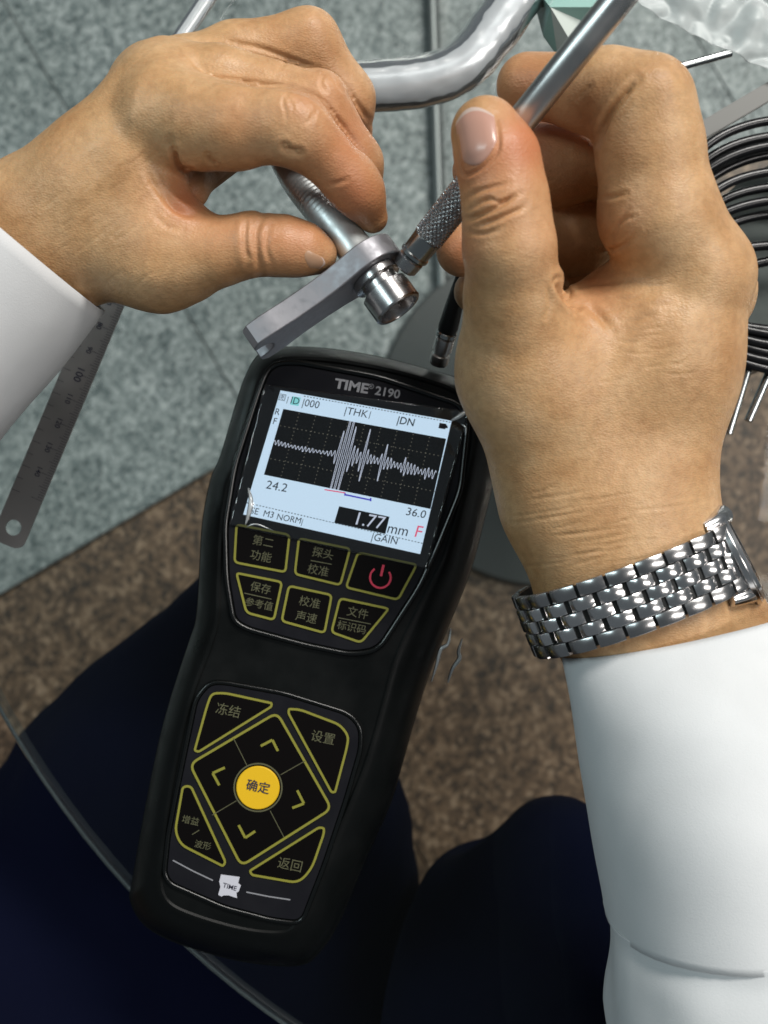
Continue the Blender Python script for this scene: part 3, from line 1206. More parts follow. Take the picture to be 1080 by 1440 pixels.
rowsv = [level(offset_poly(OC, 9), .010, .0004), level(offset_poly(OC, 3), .010, .0022), level(OC, .012, .006), level(OC, .014, .0155), level(offset_poly(OC, 2.2), .016, .0162),
         level(offset_poly(OC, 2.2), .016, .0172), level(OC, .018, .0178), level(OC * .93 + TC * .07, .022, .024), level(OC * .72 + TC * .28, .030, .0305),
         level(OC * .38 + TC * .62, .035, .0352), level(OC * .12 + TC * .88, .0375, .0374), level(TC, .038, .0380), level(offset_poly(TC, 4), .038, .0380), level(offset_poly(TC, 6.5), .038, .0374)]
nn = len(OC)
v, f = [], []
for r in rowsv:
    v += r
for i in range(len(rowsv) - 1):
    for k in range(nn):
        f.append((i * nn + k, i * nn + (k + 1) % nn, (i + 1) * nn + (k + 1) % nn, (i + 1) * nn + k))
f.append(tuple(range(nn)))
f.append(tuple((len(rowsv) - 1) * nn + k for k in range(nn)))
bm = bmesh.new()
bv = [bm.verts.new(x) for x in v]
for q in f:
    bm.faces.new([bv[i] for i in q])
bmobj('case', bm, M['black_plastic'], gauge, smooth=True, sharp=28)

# upper face foil with a raised bezel round it
Z4 = lambda x, y: (300 + x * .3889, 470 + y * .3889)
Z5 = lambda x, y: (180 + x * .3889, 920 + y * .3889)
face_pts = [Z4(215, 118), Z4(300, 112), Z4(600, 168), Z4(880, 262), Z4(908, 310), Z4(882, 560), Z4(800, 762), Z4(735, 905), Z4(640, 1052), Z4(590, 1130),
            Z4(500, 1145), Z4(330, 1110), Z4(130, 1055), Z4(85, 1030), Z4(60, 880), Z4(55, 690), Z4(90, 480), Z4(180, 200)]
FO = round_poly(face_pts, 16, 5)
prism('face_plate', FO, .0372, .0383, M['panel'], gauge)
v, f = tube_data([W(p[0], p[1], .0382) for p in offset_poly(FO, -5)] + [W(*offset_poly(FO, -5)[0], .0382)], 0.0011, 8, caps=False)
obj('bezel', v, f, M['gloss_black'], gauge, smooth=True, sharp=180)
pad_pts = [Z5(300, 112), Z5(350, 112), Z5(560, 150), Z5(790, 222), Z5(832, 265), Z5(832, 340), Z5(780, 520), Z5(700, 760), Z5(622, 962), Z5(520, 950), Z5(350, 905),
           Z5(160, 822), Z5(142, 790), Z5(155, 660), Z5(190, 480), Z5(255, 165)]
PO = round_poly(pad_pts, 12, 5)
prism('pad_plate', PO, .0372, .0383, M['panel'], gauge)
pin = offset_poly(PO, -4)
v, f = tube_data([W(p[0], p[1], .0380) for p in pin] + [W(*pin[0], .0380)], 0.0009, 8, caps=False)
obj('pad_rim', v, f, M['gloss_black'], gauge, smooth=True, sharp=180)

LZ = .03900   # print height over the keys


def key(pts, r, legends, extra=(), m=None, name='key', line=3.2):
    P = round_poly(pts, r, 6)
    k = prism(name, P, .0380, .0387, m or M['key'], gauge, bevel=0.0002)
    ring('key_outline', P, offset_poly(P, line), .0386, LZ - .00015, M['yellow'], k)
    for (s_, x, y, h) in legends:
        text('key_lettering', s_, x, y, h, KE1, KE2, LZ, M['legend'], k, bold=0.0)
    for (x0, y0, x1, y1) in extra:
        dashes('key_line', [(x0, y0, x1, y1)], 1.2, LZ, M['legend'], k)
    return k


K = lambda *a: [Z4(x, y) for x, y in a]
k1 = key(K((80, 683), (280, 722), (264, 865), (72, 828)), 8, [('第二', *Z4(180, 752), 15.5), ('功能', *Z4(172, 805), 15.5)])
k1['label'] = 'top left key lettered in two lines'
k2 = key(K((306, 733), (500, 772), (462, 912), (290, 870)), 8, [('探头', *Z4(396, 795), 15.5), ('校准', *Z4(379, 856), 15.5)], [(*Z4(352, 818), *Z4(428, 832))])
k3 = key(K((520, 785), (742, 830), (670, 965), (474, 918)), 8, [])
k4 = key(K((78, 858), (253, 893), (222, 1038), (116, 1010)), 8, [('保存', *Z4(171, 920), 15), ('参考值', *Z4(165, 978), 13.5)], [(*Z4(112, 936), *Z4(210, 958))])
k5 = key(K((270, 905), (433, 940), (405, 1085), (242, 1040)), 8, [('校准', *Z4(348, 972), 15.5), ('声速', *Z4(336, 1026), 15.5)])
k6 = key(K((455, 950), (642, 990), (535, 1120), (422, 1080)), 8, [('文件', *Z4(522, 1010), 15.5), ('标识码', *Z4(500, 1062), 14)], [(*Z4(452, 1025), *Z4(570, 1048))])
k3['label'] = 'power key with a red on-off symbol'
cx, cy = Z4(604, 880)
arc = [(cx + 14.5 * math.sin(t), cy - 14.5 * math.cos(t)) for t in np.linspace(math.radians(45) + .2, math.radians(315) + .2, 26)]
ribbon('power_symbol', arc, 2.8, LZ, M['red'], k3)
dashes('power_symbol', [(cx + 4.5, cy - 18, cx + .8, cy - 2)], 3.6, LZ + .00005, M['red'], k3)

L5 = lambda *a: [Z5(x, y) for x, y in a]
key(L5((300, 138), (350, 136), (524, 174), (522, 192), (255, 358), (236, 350), (284, 178)), [14, 14, 5, 5, 5, 5, 20], [('冻结', *Z5(362, 206), 18)])
key(L5((578, 194), (622, 196), (770, 252), (802, 296), (795, 340), (752, 503), (733, 503), (576, 214)), [5, 8, 14, 14, 10, 5, 5, 5], [('设置', *Z5(705, 304), 17.5)])
key(L5((212, 472), (232, 478), (357, 752), (345, 772), (188, 692), (166, 640), (194, 480)), [5, 5, 5, 6, 14, 14, 5], [('增益', *Z5(226, 603), 12.5), ('波形', *Z5(270, 692), 12)], [(*Z5(232, 652), *Z5(258, 636))])
key(L5((690, 622), (713, 626), (712, 650), (668, 778), (618, 832), (445, 802), (435, 782)), [5, 5, 5, 14, 14, 6, 6], [('返回', *Z5(586, 764), 18)])
dp = key(L5((540, 205), (742, 560), (408, 772), (217, 396)), 14, [], [], name='direction_pad', line=3.4)
octr5 = Z5(470, 482)
for a, b in ((Z5(382, 305), Z5(430, 402)), (Z5(640, 386), Z5(552, 436)), (Z5(304, 582), Z5(392, 530)), (Z5(564, 662), Z5(514, 566))):
    dashes('key_line', [(*a, *b)], 1.1, LZ, M['legend'], dp)
for c in (((480, 332), (522, 310), (542, 350)), ((350, 410), (306, 430), (330, 474)), ((400, 618), (424, 664), (460, 640)), ((612, 492), (636, 540), (594, 556))):
    P = L5(*c)
    o_ = ribbon('arrow_mark', [P[0], P[1]], 3.6, LZ + .00002, M['yellow'], dp)
    ribbon('arrow_mark', [P[1], P[2]], 3.6, LZ + .00004, M['yellow'], dp)
cc = W(*octr5, .0388)
s5 = sc(.0388)
ok = lathe('confirm_key', (cc.x, cc.y, .0380), (0, 0, 1), [(0, 30.5 * s5), (.0012, 30.5 * s5), (.0015, 29.3 * s5)], M['amber'], gauge, n=48)
circ = lambda r: [(octr5[0] + r * math.cos(t), octr5[1] + r * math.sin(t)) for t in np.linspace(0, 2 * math.pi, 49)[:-1]]
ring('key_outline', circ(34.6), circ(32.6), .0386, .03895, M['legend'], ok)
text('key_lettering', '确定', octr5[0], octr5[1], 17, KE1, KE2, .0397, M['ink'], ok, bold=0.012)

# print on the face foils
PZ = .0384
text('printed_name', 'TIME', Z4(500, 0)[0], Z4(0, 189)[1], 19, (.985, .17), (.2, -.98), PZ, M['white_print'], gauge, bold=0.035, xs=1.18)
text('printed_name', '®', Z4(571, 0)[0], Z4(0, 190)[1], 10, (.985, .17), (.2, -.98), PZ, M['white_print'], gauge)
text('printed_name', '2190', Z4(630, 0)[0], Z4(0, 212)[1], 17, (.985, .17), (.2, -.98), PZ, M['white_print'], gauge, bold=0.02, xs=1.05)
dashes('printed_line', [(*Z5(162, 745), *Z5(235, 784)), (*Z5(235, 784), *Z5(307, 818)), (*Z5(428, 860), *Z5(508, 876)), (*Z5(508, 876), *Z5(587, 888))], 1.8, PZ, M['white_print'], gauge)
st = prism('sticker', L5((336, 797), (404, 806), (398, 828), (408, 836), (400, 858), (392, 862), (394, 882), (364, 872), (346, 872), (338, 876), (326, 870), (334, 842), (330, 822)), .0383, .0386, M['sticker'], gauge)
text('sticker_lettering', 'TIME', *Z5(368, 842), 9.5, (.96, .27), (.25, -.97), .0387, M['ink'], st, bold=0.01)

# ---- screen
q = [np.array(Z4(243, 203)), np.array(Z4(862, 313)), np.array(Z4(748, 795)), np.array(Z4(108, 652))]
gq = [np.array(Z4(253, 270)), np.array(Z4(842, 378)), np.array(Z4(785, 632)), np.array(Z4(183, 508))]


def bil(Q, s_, t_):
    return (Q[0] * (1 - s_) + Q[1] * s_) * (1 - t_) + (Q[3] * (1 - s_) + Q[2] * s_) * t_


screen = prism('screen', q, .0379, .0385, M['lcd'], gauge)
graph = prism('graph_field', gq, .03852, .03860, M['lcd_black'], screen)
seg = []
for a in np.linspace(.1, .9, 9):
    for t_ in np.arange(0.02, 1, .055):
        seg.append((*bil(gq, a, t_), *bil(gq, a, t_ + .012)))
for b_ in (.25, .5, .75):
    for s_ in np.arange(0.01, 1, .026):
        seg.append((*bil(gq, s_, b_), *bil(gq, s_ + .006, b_)))
dashes('graph_grid', seg, 1.1, .03864, M['lcd_grid'], screen)
ss = np.linspace(0, .985, 1300)
env = 0.022 + 0.012 * np.sin(ss * 60) ** 2
ph = np.sin(2 * math.pi * ss * 47 + 1.3 * np.sin(ss * 9))
amp = env.copy()
bump = lambda c, wd, a: a * np.exp(-((ss - c) / wd) ** 2)
amp += bump(.425, .027, 1.5) + bump(.48, .03, .07) + bump(.545, .013, .35) + bump(.575, .03, .05) + bump(.660, .011, .20) + bump(.70, .03, .03) + bump(.79, .012, .09) + bump(.84, .04, .02) + bump(.93, .012, .06)
amp[ss > .38] += .018
yy = np.clip(.5 + .02 * np.sin(ss * 8) - amp * ph * (1 + .25 * np.sin(ss * 40)), .0, 1.0)
ribbon('waveform', [bil(gq, a, b_) for a, b_ in zip(ss, yy)], 0.85, .03868, M['lcd_trace'], screen)
SZ = .03864


def st_text(s_, s, t, h, m='lcd_ink', xs=.95, bold=0):
    p = bil(q, s, t)
    text('screen_lettering', s_, p[0], p[1], h, E1, E2, SZ, M[m], screen, xs=xs, bold=bold)


hl_ = prism('screen_highlight', [bil(q, .075, .028), bil(q, .125, .028), bil(q, .125, .095), bil(q, .075, .095)], .03852, .03858, M['lcd_cyan'], screen)
st_text('图', .022, .055, 11)
st_text('|', .055, .06, 11)
st_text('ID', .098, .062, 14)
st_text('|000', .19, .062, 15)
st_text('|THK', .455, .066, 15, xs=1.0)
st_text('|', .535, .062, 12)
st_text('|DN', .745, .066, 15, bold=.01)
P0 = bil(q, .955, .05)
batt = prism('battery_icon', [bil(q, .935, .03), bil(q, .975, .03), bil(q, .975, .07), bil(q, .935, .07)], .03852, .0386, M['lcd_ink'], screen)
dashes('battery_tip', [(*bil(q, .976, .04), *bil(q, .982, .06))], 3, .0386, M['lcd_ink'], screen)
st_text('R', .018, .17, 13)
st_text('F', .020, .245, 13)
st_text('24.2', .135, .735, 17, xs=1.05)
st_text('36.0', .925, .715, 16, xs=1.05)
ink = prism('reading_field', [np.array(Z4(455, 622)), np.array(Z4(637, 660)), np.array(Z4(622, 722)), np.array(Z4(437, 682))], .03852, .0386, M['lcd_black'], screen)
text('reading', '1.77', *Z4(563, 676), 26, E1, E2, .0387, M['lcd_trace'], screen, xs=1.0)
text('screen_lettering', 'mm', *Z4(668, 708), 21, E1, E2, SZ, M['lcd_ink'], screen, xs=.95)
text('screen_lettering', 'F', *Z4(742, 716), 24, E1, E2, SZ, M['lcd_red'], screen)
st_text('SE', .055, .957, 13)
st_text('M3', .135, .957, 13)
st_text('NORM', .25, .957, 12.5)
st_text('|', .325, .957, 11)
st_text('|GAIN', .79, .950, 15)
seg = []
for s_ in np.arange(.0, .99, .018):
    seg.append((*bil(q, s_, .905 + .015 * s_), *bil(q, s_ + .009, .905 + .015 * s_)))
dashes('screen_rule', seg, 1.2, SZ, M['lcd_ink'], screen)
dashes('screen_rule', [(*bil(q, s_, .012), *bil(q, s_ + .009, .012)) for s_ in np.arange(.14, .99, .018)], 1.2, SZ, M['lcd_ink'], screen)
dashes('gate_mark', [(*Z4(402, 562), *Z4(478, 574))], 1.6, SZ, M['lcd_red'], screen)
dashes('gate_mark', [(*Z4(476, 580), *Z4(570, 600)), (*Z4(476, 574), *Z4(476, 584)), (*Z4(569, 592), *Z4(569, 604))], 2.2, SZ, M['lcd_blue'], screen)

# ---- loose clear film over the face, puckered at its ends
from mathutils import noise as mnoise


def crumple(name, quad, z, nx, ny, amp, scale, m, parent, seed=0, thick=.00008, edge=None):
    v, f = [], []
    for i in range(ny + 1):
        for j in range(nx + 1):
            p = bil([np.array(a, float) for a in quad], j / nx, i / ny)
            zz = z if not callable(z) else z(j / nx, i / ny)
            b = W(p[0], p[1], zz)
            n_ = mnoise.noise(Vector((p[0] * scale + seed, p[1] * scale, seed)))
            n_ += .5 * mnoise.noise(Vector((p[0] * scale * 2.4 + seed, p[1] * scale * 2.4, seed + 3)))
            n_ = abs(n_)
            k_ = edge(j / nx, i / ny) if edge else 1
            v.append((b.x, b.y, b.z + amp * n_ * k_))
    for i in range(ny):
        for j in range(nx):
            a = i * (nx + 1) + j
            f.append((a, a + nx + 1, a + nx + 2, a + 1))
    o = obj(name, v, f, m, parent, smooth=True, sharp=180)
    sd = o.modifiers.new('solid', 'SOLIDIFY')
    sd.thickness = thick
    return o


crumple('protective_film', [(372, 540), (660, 578), (600, 800), (322, 738)], .0391, 90, 80, .0040, .016, M['film'], gauge, seed=2,
        edge=lambda a, b: max(0, (abs(a - .5) - .40) / .10) ** 2 * (.25 + 1.2 * max(0, abs(b - .45) - .2)))
glints = [([(634, 884, .024), (630, 905, .025), (620, 913, .025), (614, 935, .024), (607, 958, .021)], .0008), ([(650, 898, .012), (645, 915, .013), (646, 926, .013), (636, 941, .013), (630, 960, .012)], .0009),
          ([(641, 930, .010), (634, 944, .0105), (633, 950, .010)], .0003),
          ([(349, 686, .0388), (353, 704, .0402), (350, 722, .0398), (345, 738, .0386)], .0010), ([(345, 742, .0386), (360, 737, .0392), (384, 746, .0388)], .0003),
          ([(634, 592, .0386), (648, 584, .0396), (660, 574, .0388)], .0010), ([(648, 596, .0386), (655, 602, .0392), (654, 618, .0386)], .0004)]
for pts_, r_ in glints:  # pale tubes laid as glints on the film edges, highlight put into their colour
    cl3 = catmull([W(*p) for p in pts_], 10)
    nr_ = len(cl3)
    tube('painted_glint', cl3, np.array([r_ * (.25 + .75 * math.sin(math.pi * i / (nr_ - 1))) for i in range(nr_)]), M['painted_glint'], gauge, n=8)

# ---- socket, plug and strain relief on the top edge
pl = empty('cable_plug', W(620, 498, .024), 'metal cable plug with black boot in the top of the gauge', 'plug')
d = (W(648, 392, .040) - W(616, 508, .022))
o0 = W(616, 512, .020)
L = d.length
lathe('plug_body', o0, d, [(0, .0032), (.001, .0036), (.004, .0036), (.0045, .003), (.006, .003), (.0062, .0037), (.011, .0037), (.0115, .0032)], M['steel'], pl, n=28)
lathe('lock_ring', o0 + d.normalized() * .0115, d, [(0, .0036), (.0005, .0040), (.0018, .0040), (.0022, .0036)], M['chrome'], pl, n=28)
lathe('strain_relief', o0 + d.normalized() * .0135, d, [(0, .0034), (.002, .0038), (.013, .0032), (.022, .0024), (.023, .0018)], M['rubber'], pl, n=28)

# ================================================================== PROBE
pA, pB = W(572, 372, .101), W(915, -58, .1525)
ax = (pB - pA).normalized()
PL = (pB - pA).length
probe = empty('ultrasonic_probe', pA, 'slim steel pen probe with knurled grip held in the right hand', 'probe')
R0 = .0046
lathe('tip_ring', pA - ax * .0015, ax, [(0, .0034), (.0006, .0040), (.0040, .0042), (.0046, .0037)], M['dark_steel'], probe, n=36)
lathe('collar', pA + ax * .0033, ax, [(0, .0036), (.0004, .0047), (.0014, .0047), (.0017, .0043), (.0068, .0045), (.0074, .0047)], M['chrome'], probe, n=40)
# knurled grip: a real diamond relief
v, f = [], []
nk, nl = 200, 200
q3 = ax.to_track_quat('Z', 'Y').to_matrix()
for i in range(nl + 1):
    dd = .0106 + .026 * i / nl
    for k in range(nk):
        th = 2 * math.pi * k / nk
        a = 1 - abs(2 * ((20 * th / (2 * math.pi) + dd * 520) % 1) - 1)
        b = 1 - abs(2 * ((20 * th / (2 * math.pi) - dd * 520) % 1) - 1)
        e_ = min(1, i / 5, (nl - i) / 5)
        r = .0043 + .00075 * min(a, b, .75) * e_
        v.append(pA + ax * dd + q3 @ Vector((r * math.cos(th), r * math.sin(th), 0)))
for i in range(nl):
    for k in range(nk):
        f.append((i * nk + k, i * nk + (k + 1) % nk, (i + 1) * nk + (k + 1) % nk, (i + 1) * nk + k))
obj('knurled_grip', v, f, M['dark_steel'], probe)
lathe('shaft', pA + ax * .0364, ax, [(0, .0040), (.0005, .0042), (PL - .037, .0042), (PL - .0364, .0040)], M['steel'], probe, n=40)

# ================================================================== PIPE FITTING
fit = empty('pipe_fitting', W(525, 355, .096), 'aluminium pipe fitting with lever shaped flange, grooved spigot and bent pipe in the left hand', 'pipe fitting')
fa = Vector((.56, -.81, .15)).normalized()                 # spigot axis
fu = Vector((-.826, -.564, 0))
fu = (fu - fa * fu.dot(fa)).normalized()                   # from the boss to the lug
fv = fa.cross(fu).normalized()
if fv.z < 0:
    fv = -fv
fc = W(517, 374, .097)                                     # centre of the flange under the boss
T_ = .0072
prof = []
RB = .0108
for t in np.linspace(-105, 105, 22):                       # rounded boss
    a = math.radians(t)
    prof.append((-RB * math.cos(a), RB * math.sin(a)))
tail = [(.006, .0096), (.013, .0080), (.020, .0074), (.030, .0074), (.0355, .0080), (.0395, .0084), (.0445, .0080), (.0465, .0060), (.0468, .0040), (.0430, .0034), (.0408, .0018),
        (.0402, 0), (.0408, -.0018), (.0430, -.0034), (.0468, -.0040), (.0465, -.0060), (.0445, -.0080), (.0395, -.0084), (.0355, -.0080), (.030, -.0074), (.020, -.0074), (.013, -.0080), (.006, -.0096)]
prof += [(a * .93, b) for a, b in tail]
bm = bmesh.new()
lo_, hi_ = [], []
for (u_, v_) in prof:
    lo_.append(bm.verts.new(fc + fu * u_ + fv * v_ - fa * T_ / 2))
    hi_.append(bm.verts.new(fc + fu * u_ + fv * v_ + fa * T_ / 2))
bm.faces.new(hi_)
bm.faces.new(lo_[::-1])
for i in range(len(prof)):
    j = (i + 1) % len(prof)
    bm.faces.new((lo_[i], lo_[j], hi_[j], hi_[i]))
fl = bmobj('flange', bm, M['alu'], fit, smooth=True, sharp=25)
bv_ = fl.modifiers.new('bevel', 'BEVEL')
bv_.width, bv_.segments, bv_.limit_method, bv_.angle_limit = .0004, 2, 'ANGLE', math.radians(60)
sp = fc + fa * (T_ / 2 - .0002)
lathe('spigot', sp, fa, [(0, .0073), (.0005, .0078), (.0026, .0078), (.0029, .0074), (.0031, .0058), (.0055, .0058), (.0057, .0072), (.0061, .0078), (.0132, .0078), (.0138, .0074),
                         (.0138, .0065), (.0133, .0063), (.002, .0061), (.002, .0001)], M['dark_steel'], fit, n=64)
path = catmull([fc - fa * (T_ / 2 - .001), W(478, 324, .094), W(444, 284, .091), W(416, 246, .086), W(394, 202, .076), W(372, 150, .062), W(380, 105, .052)], 26)
tt = np.linspace(0, 1, len(path))
rad = .0057 + .00010 * np.sin(tt * 330) * np.exp(-((tt - .36) / .16) ** 2) + .0008 * np.exp(-(tt / .05) ** 2)
tube('bent_pipe', path, rad, M['pipe_alu'], fit, n=36)

# ================================================================== WRISTWATCH
wC = Vector(W(893, 822, .0845))
wn_ = Vector((.36, -.93, 0)).normalized()        # along the forearm, towards the elbow
we = Vector((.93, .36, 0)).normalized()          # across the wrist
WA, WB = 156 * sc(.0845), .0265
watch = empty('wristwatch', wC, 'steel wristwatch with polished link bracelet round the right wrist', 'wristwatch')


def ell(th, dr=0.0):
    c, s_ = math.cos(th), math.sin(th)
    n_ = Vector((we * (c / WA) + Vector((0, 0, s_ / WB)))).normalized()
    return wC + we * WA * c + Vector((0, 0, WB * s_)) + n_ * dr, n_


# arc-length table of the band
ths = np.linspace(math.radians(38), math.radians(222), 600)
cp = np.array([ell(t)[0] for t in ths])
cl_ = np.concatenate([[0], np.cumsum(np.linalg.norm(np.diff(cp, axis=0), axis=1))])


def th_at(s_):
    return float(np.interp(s_, cl_, ths))


def link_mesh(length, width, thick, rnd):
    bm = bmesh.new()
    n = 9
    rows = []
    for i in range(n):
        x = (i / (n - 1) - .5) * length
        e_ = abs(2 * i / (n - 1) - 1)
        top = thick - rnd * e_ ** 2
        rows.append([bm.verts.new((x, y, z)) for y, z in ((-width / 2, 0), (-width / 2, top - .0002), (-width / 2 + .0003, top), (width / 2 - .0003, top), (width / 2, top - .0002), (width / 2, 0))])
    for a, b in zip(rows[:-1], rows[1:]):
        for k in range(6):
            bm.faces.new((a[k], a[(k + 1) % 6], b[(k + 1) % 6], b[k]))
    bm.faces.new(rows[0])
    bm.faces.new(rows[-1][::-1])
    bmesh.ops.recalc_face_normals(bm, faces=bm.faces)
    me = bpy.data.meshes.new('link')
    bm.to_mesh(me)
    bm.free()
    me.polygons.foreach_set('use_smooth', [True] * len(me.polygons))
    me.set_sharp_from_angle(angle=math.radians(35))
    return me


PITCH = .0088
m_in = link_mesh(.0076, .0038, .0029, .0015)
m_out = link_mesh(.0082, .0041, .0026, .0009)
m_in.materials.append(M['polish'])
m_out.materials.append(M['dark_steel'])
BW = .0206
cols = [(-.0082, m_out, 0), (-.0040, m_in, .5), (0, m_in, 0), (.0040, m_in, .5), (.0082, m_out, 0)]
total = cl_[-1]
for off, me, ph_ in cols:
    s_ = .0035 + ph_ * PITCH
    while s_ < total:
        th = th_at(s_)
        p, n_ = ell(th, .0004)
        p = p + wn_ * off
        tx = wn_.cross(n_).normalized()
        Mx = Matrix((tx, wn_, n_)).transposed().to_4x4()
        Mx.translation = p
        o = bpy.data.objects.new('link', me)
        COL.objects.link(o)
        o.parent = watch
        o.matrix_parent_inverse = WM(watch).inverted()
        lo3, ro3, sc3 = Mx.decompose()
        o.rotation_mode = 'QUATERNION'
        o.location, o.rotation_quaternion = lo3, ro3
        s_ += PITCH
# pins that run through the links
v, f = [], []
for t in np.linspace(math.radians(38), math.radians(222), 90):
    for yo, dr in ((-.0096, .0004), (.0096, .0004), (.0096, .0013), (-.0096, .0013)):
        p, n_ = ell(t, dr)
        v.append(p + wn_ * yo)
for i in range(89):
    for k in range(4):
        f.append((4 * i + k, 4 * i + (k + 1) % 4, 4 * i + 4 + (k + 1) % 4, 4 * i + 4 + k))
obj('link_core', v, f, M['rubber'], watch, smooth=True)
cax = Vector((.889, .457, .26)).normalized()
cc0 = W(1019, 779, .0890)
lathe('watch_case', cc0 - cax * .004, cax, [(0, .0150), (.0010, .0172), (.0040, .0180), (.0052, .0180), (.0055, .0176)], M['dark_steel'], watch, n=72)
lathe('bezel', cc0 + cax * .0016, cax, [(0, .0178), (.0004, .0186), (.0018, .0186), (.0021, .0180), (.0024, .0180), (.0034, .0172), (.0036, .0160), (.0030, .0158)], M['polish'], watch, n=72)
lathe('dial', cc0 + cax * .0036, cax, [(0, .0159), (.0002, .0159)], mat('silver_dial', (.33, .31, .30), .4, 0), watch, n=60)
cry = lathe('crystal', cc0 + cax * .0043, cax, [(0, .0158), (.0008, .0157), (.0013, .0150), (.0015, .010)], clear_mat('watch_glass', (.92, .93, .94), .08, .03), watch, n=60)
for sgn in (-1, 1):
    base = cc0 + wn_ * (sgn * .0125) + cax * .001
    a0 = base + Vector((0, 0, .012))
    pth = catmull([base + Vector((0, 0, .008)) + cax * .000, base - we * .0035 + Vector((0, 0, .0120)) - wn_ * sgn * .0005, base - we * .0085 + Vector((0, 0, .0140)) - wn_ * sgn * .001], 8)
    tube('lug', pth, np.linspace(.0036, .0022, len(pth)), M['polish'], watch, n=16)

# ================================================================== STEEL RULER
ra, rb = W(19, 742, .0008), W(254, 180, .0008)
rd = (rb - ra).normalized()
rs = Vector((rd.y, -rd.x, 0))
hw_ = 23.5 * sc(.0008)
start = ra - rd * .0075
RLEN = .18
ruler = empty('steel_ruler', start + rd * RLEN / 2, 'thin steel ruler with black millimetre marks on the glass beside the left hand', 'ruler')
bm = bmesh.new()
outl = []
for t in np.linspace(0, 1, 7):
    a = math.pi / 2 * t
    outl.append((.004 - .004 * math.sin(a), -hw_ + .004 - .004 * math.cos(a)))
outl = [(.004 - .004 * math.sin(math.pi / 2 * t), -(hw_ - .004) - .004 * math.cos(math.pi / 2 * t)) for t in np.linspace(0, 1, 7)]
outl += [(.004 - .004 * math.cos(math.pi / 2 * t), (hw_ - .004) + .004 * math.sin(math.pi / 2 * t)) for t in np.linspace(0, 1, 7)]
outl += [(RLEN, hw_), (RLEN, -hw_)]
hole = [(.0075 + .0032 * math.cos(t), .0032 * math.sin(t)) for t in np.linspace(0, 2 * math.pi, 25)[:-1]]
edges = []
for loop in (outl, hole):
    vs = [bm.verts.new(start + rd * x + rs * y) for x, y in loop]
    edges += [bm.edges.new((vs[i], vs[(i + 1) % len(vs)])) for i in range(len(vs))]
bmesh.ops.triangle_fill(bm, use_beauty=True, use_dissolve=False, edges=edges)
bl = bmobj('blade', bm, rough_noise(mat('ruler_steel', (.30, .29, .285), .42, .8), 60, .40, .52, (1, 1, 1)), ruler)
sd = bl.modifiers.new('solid', 'SOLIDIFY')
sd.thickness = .0006
sd.offset = 0
RTOP = .0013


def rp(x, y):
    return start + rd * x + rs * y + Vector((0, 0, RTOP - .0008))


v, f = [], []


def tick(x, y0, y1, wd):
    b = len(v)
    v.extend([rp(x - wd / 2, y0), rp(x + wd / 2, y0), rp(x + wd / 2, y1), rp(x - wd / 2, y1)])
    f.append((b, b + 1, b + 2, b + 3))


x0_150 = .0217
MM = .001054
for i in range(0, 147):
    x = x0_150 + i * MM
    ln = .0048 if i % 10 == 0 else (.0036 if i % 5 == 0 else .0024)
    tick(x, hw_ - .0002, hw_ - ln, .00016)
    if i % 5 == 0:
        tick(x, -hw_ + .0002, -hw_ + ln * .8, .00016)
obj('ruler_marks', v, f, M['ink'], ruler)
for i, num in enumerate(range(140, 10, -10)):
    c = rp(x0_150 + 10 * MM * (1 + i), 0.0006)
    s0 = F / (H - c.z)
    cp_ = (540 + c.x * s0, 720 - c.y * s0)
    text('ruler_number', str(num), cp_[0], cp_[1], 15 if num == 100 else 10.5, (rs.y * 0 - rd.x * -1 * -1, rd.y), (rd.y, rd.x), RTOP, M['ink'], ruler, bold=.01)

# ================================================================== COILED CABLE
cable_pts = []
tops = [141, 168, 190, 203, 216, 240, 262, 281, 300, 345, 372]
bots = [525, 519, 513, 508, 502, 496, 490, 483, 476, 468, 462]
nt = len(tops)
for k in range(12 * (nt - 1)):
    u = k / 12
    ty, by = np.interp(u, range(nt), tops), np.interp(u, range(nt), bots)
    t = math.radians(-90 + 30 * k)
    hwid = 196 - 6 * u + 4 * math.sin(k * 1.7)
    zz = .0024 + (.0042 if int(u + .5) % 2 else 0) + .0008 * math.sin(k * .9)
    cable_pts.append(W(1112 + hwid * math.cos(t), (ty + by) / 2 + (by - ty) / 2 * math.sin(t), zz))
cable_pts.append(W(1180, 352, .004))
cable_pts.append(W(1320, 370, .0024))
cab = tube('coiled_cable', catmull(cable_pts, 8), .0019, M['cable'], None, n=10)
tag(cab, 'black cable coiled in loose loops on the glass behind the right hand', 'cable')

# ================================================================== THINGS LYING BEYOND THE HANDS
wp_ = empty('wrapped_pipe', W(600, 100, .001), 'shiny bent pipe wrapped in clear plastic, curving across the glass between the hands', 'pipe')
hp = catmull([W(380, 112, .012), W(470, 122, .012), W(575, 117, .012), W(645, 96, .012), W(690, 48, .012), W(745, -30, .012), W(820, -140, .012)], 14)
tube('pipe', hp, .0068, M['bright_pipe'], wp_, n=36)
v, f = tube_data(hp, .0098, 48, caps=False)
v = [Vector(p) for p in v]
for i, p in enumerate(v):
    c_ = Vector(hp[i // 48])
    n_ = mnoise.noise(p * 130) + .6 * mnoise.noise(p * 330)
    v[i] = c_ + (p - c_) * (1 + .04 * n_)
obj('plastic_wrap', v, f, M['hose'], wp_, smooth=True, sharp=180)
o = tube('clear_rod', [W(330, -60, .005), W(180, 165, .005)], .0034, M['hose'], None, n=20)
tag(o, 'straight clear plastic rod running behind the left hand', 'rod')
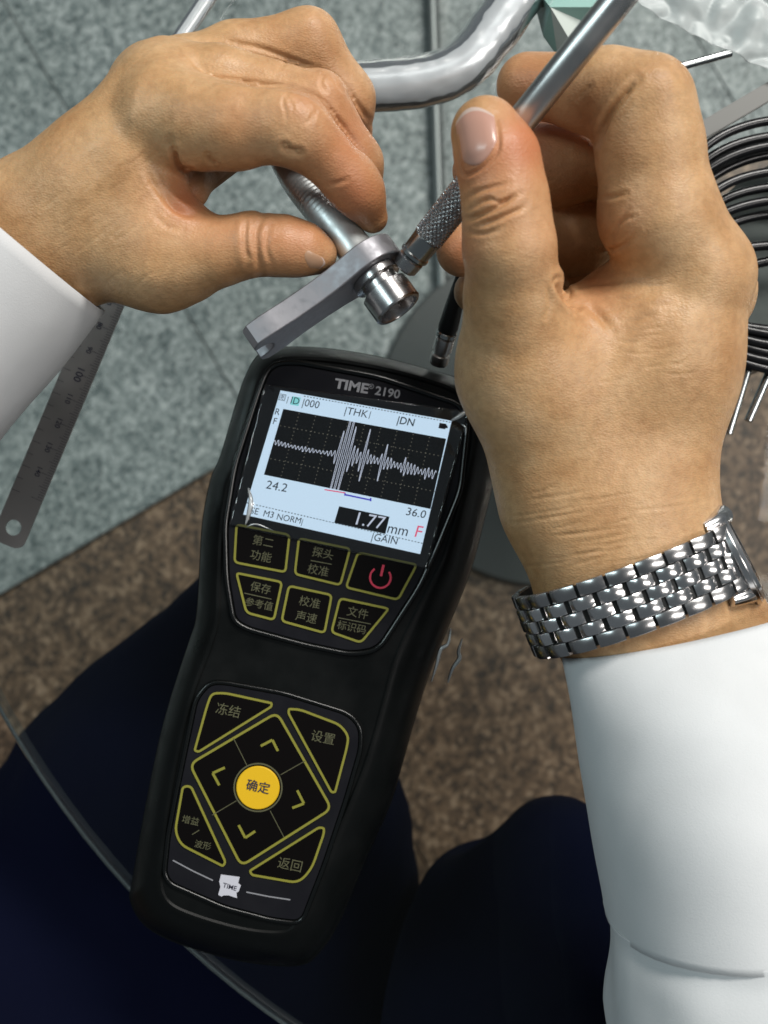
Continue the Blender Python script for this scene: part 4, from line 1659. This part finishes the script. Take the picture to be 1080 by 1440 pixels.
o = tube('steel_rod', [W(1028, 74, .004), W(905, 108, .004)], .0016, M['chrome'], None, n=14)
tag(o, 'short thin steel rod behind the knuckle of the right index finger', 'rod')
o = slab('flat_bar', None, W(1010, 172, .0), -.03, .05, -.0035, .0035, .0006, .0026, mat('dull_bar', (.12, .12, .115), .5, .6), .0003)
o.name = 'flat_bar'
tag(o, 'flat grey steel bar lying across the corner by the cable coil', 'bar')
bv2 = [((1030, 535), (996, 690), 'straight silver rod nearest the wrist under the cable coil'), ((1052, 518), (1024, 610), 'short silver rod between the two longer rods under the cable coil'), ((1092, 500), (1052, 592), 'silver rod at the right edge under the cable coil')]
for a, b, lab in bv2:
    o = tube('steel_rod', [W(a[0], a[1], .0022), W(b[0], b[1], .0022)], .0017, M['chrome'], None, n=14)
    tag(o, lab, 'rod', 'silver rods under the cable coil')
o = tube('steel_strip', [W(604, -120, FZ + .012), W(612, 140, FZ + .012), W(622, 420, FZ + .012)], .007, mat('dull_rail', (.16, .17, .17), .4, .8), None, n=16)
tag(o, 'thin steel rail on the grey floor running up under the wrapped pipe', 'rail')
bag = crumple('plastic_bag', [(840, -80), (1210, -80), (1210, 168), (900, 12)], .004, 90, 70, .005, .014, M['bag'], None, seed=23)
tag(bag, 'milky plastic bag lying crumpled at the top right corner', 'bag')
# crumpled teal wrapper: a little faceted fan
wr = empty('foil_wrapper', W(780, 34, .003), 'teal and white folded wrapper beyond the probe', 'wrapper')
fan = [(742, -30), (800, -60), (862, -30), (880, 10), (842, 40), (812, 74), (784, 78), (764, 50), (756, 20)]
ctr = W(774, 10, .020)
for i in range(len(fan)):
    a, b = fan[i], fan[(i + 1) % len(fan)]
    A_, B_ = W(*a, .002 + .006 * (i % 2)), W(*b, .002 + .006 * ((i + 1) % 2))
    dn = Vector((0, 0, -.0006))
    obj('fold', [ctr, A_, B_, ctr + dn, A_ + dn, B_ + dn], [(0, 1, 2), (5, 4, 3), (0, 3, 4, 1), (1, 4, 5, 2), (2, 5, 3, 0)], M['pale_card'] if i in (4, 5) else M['teal'], wr)
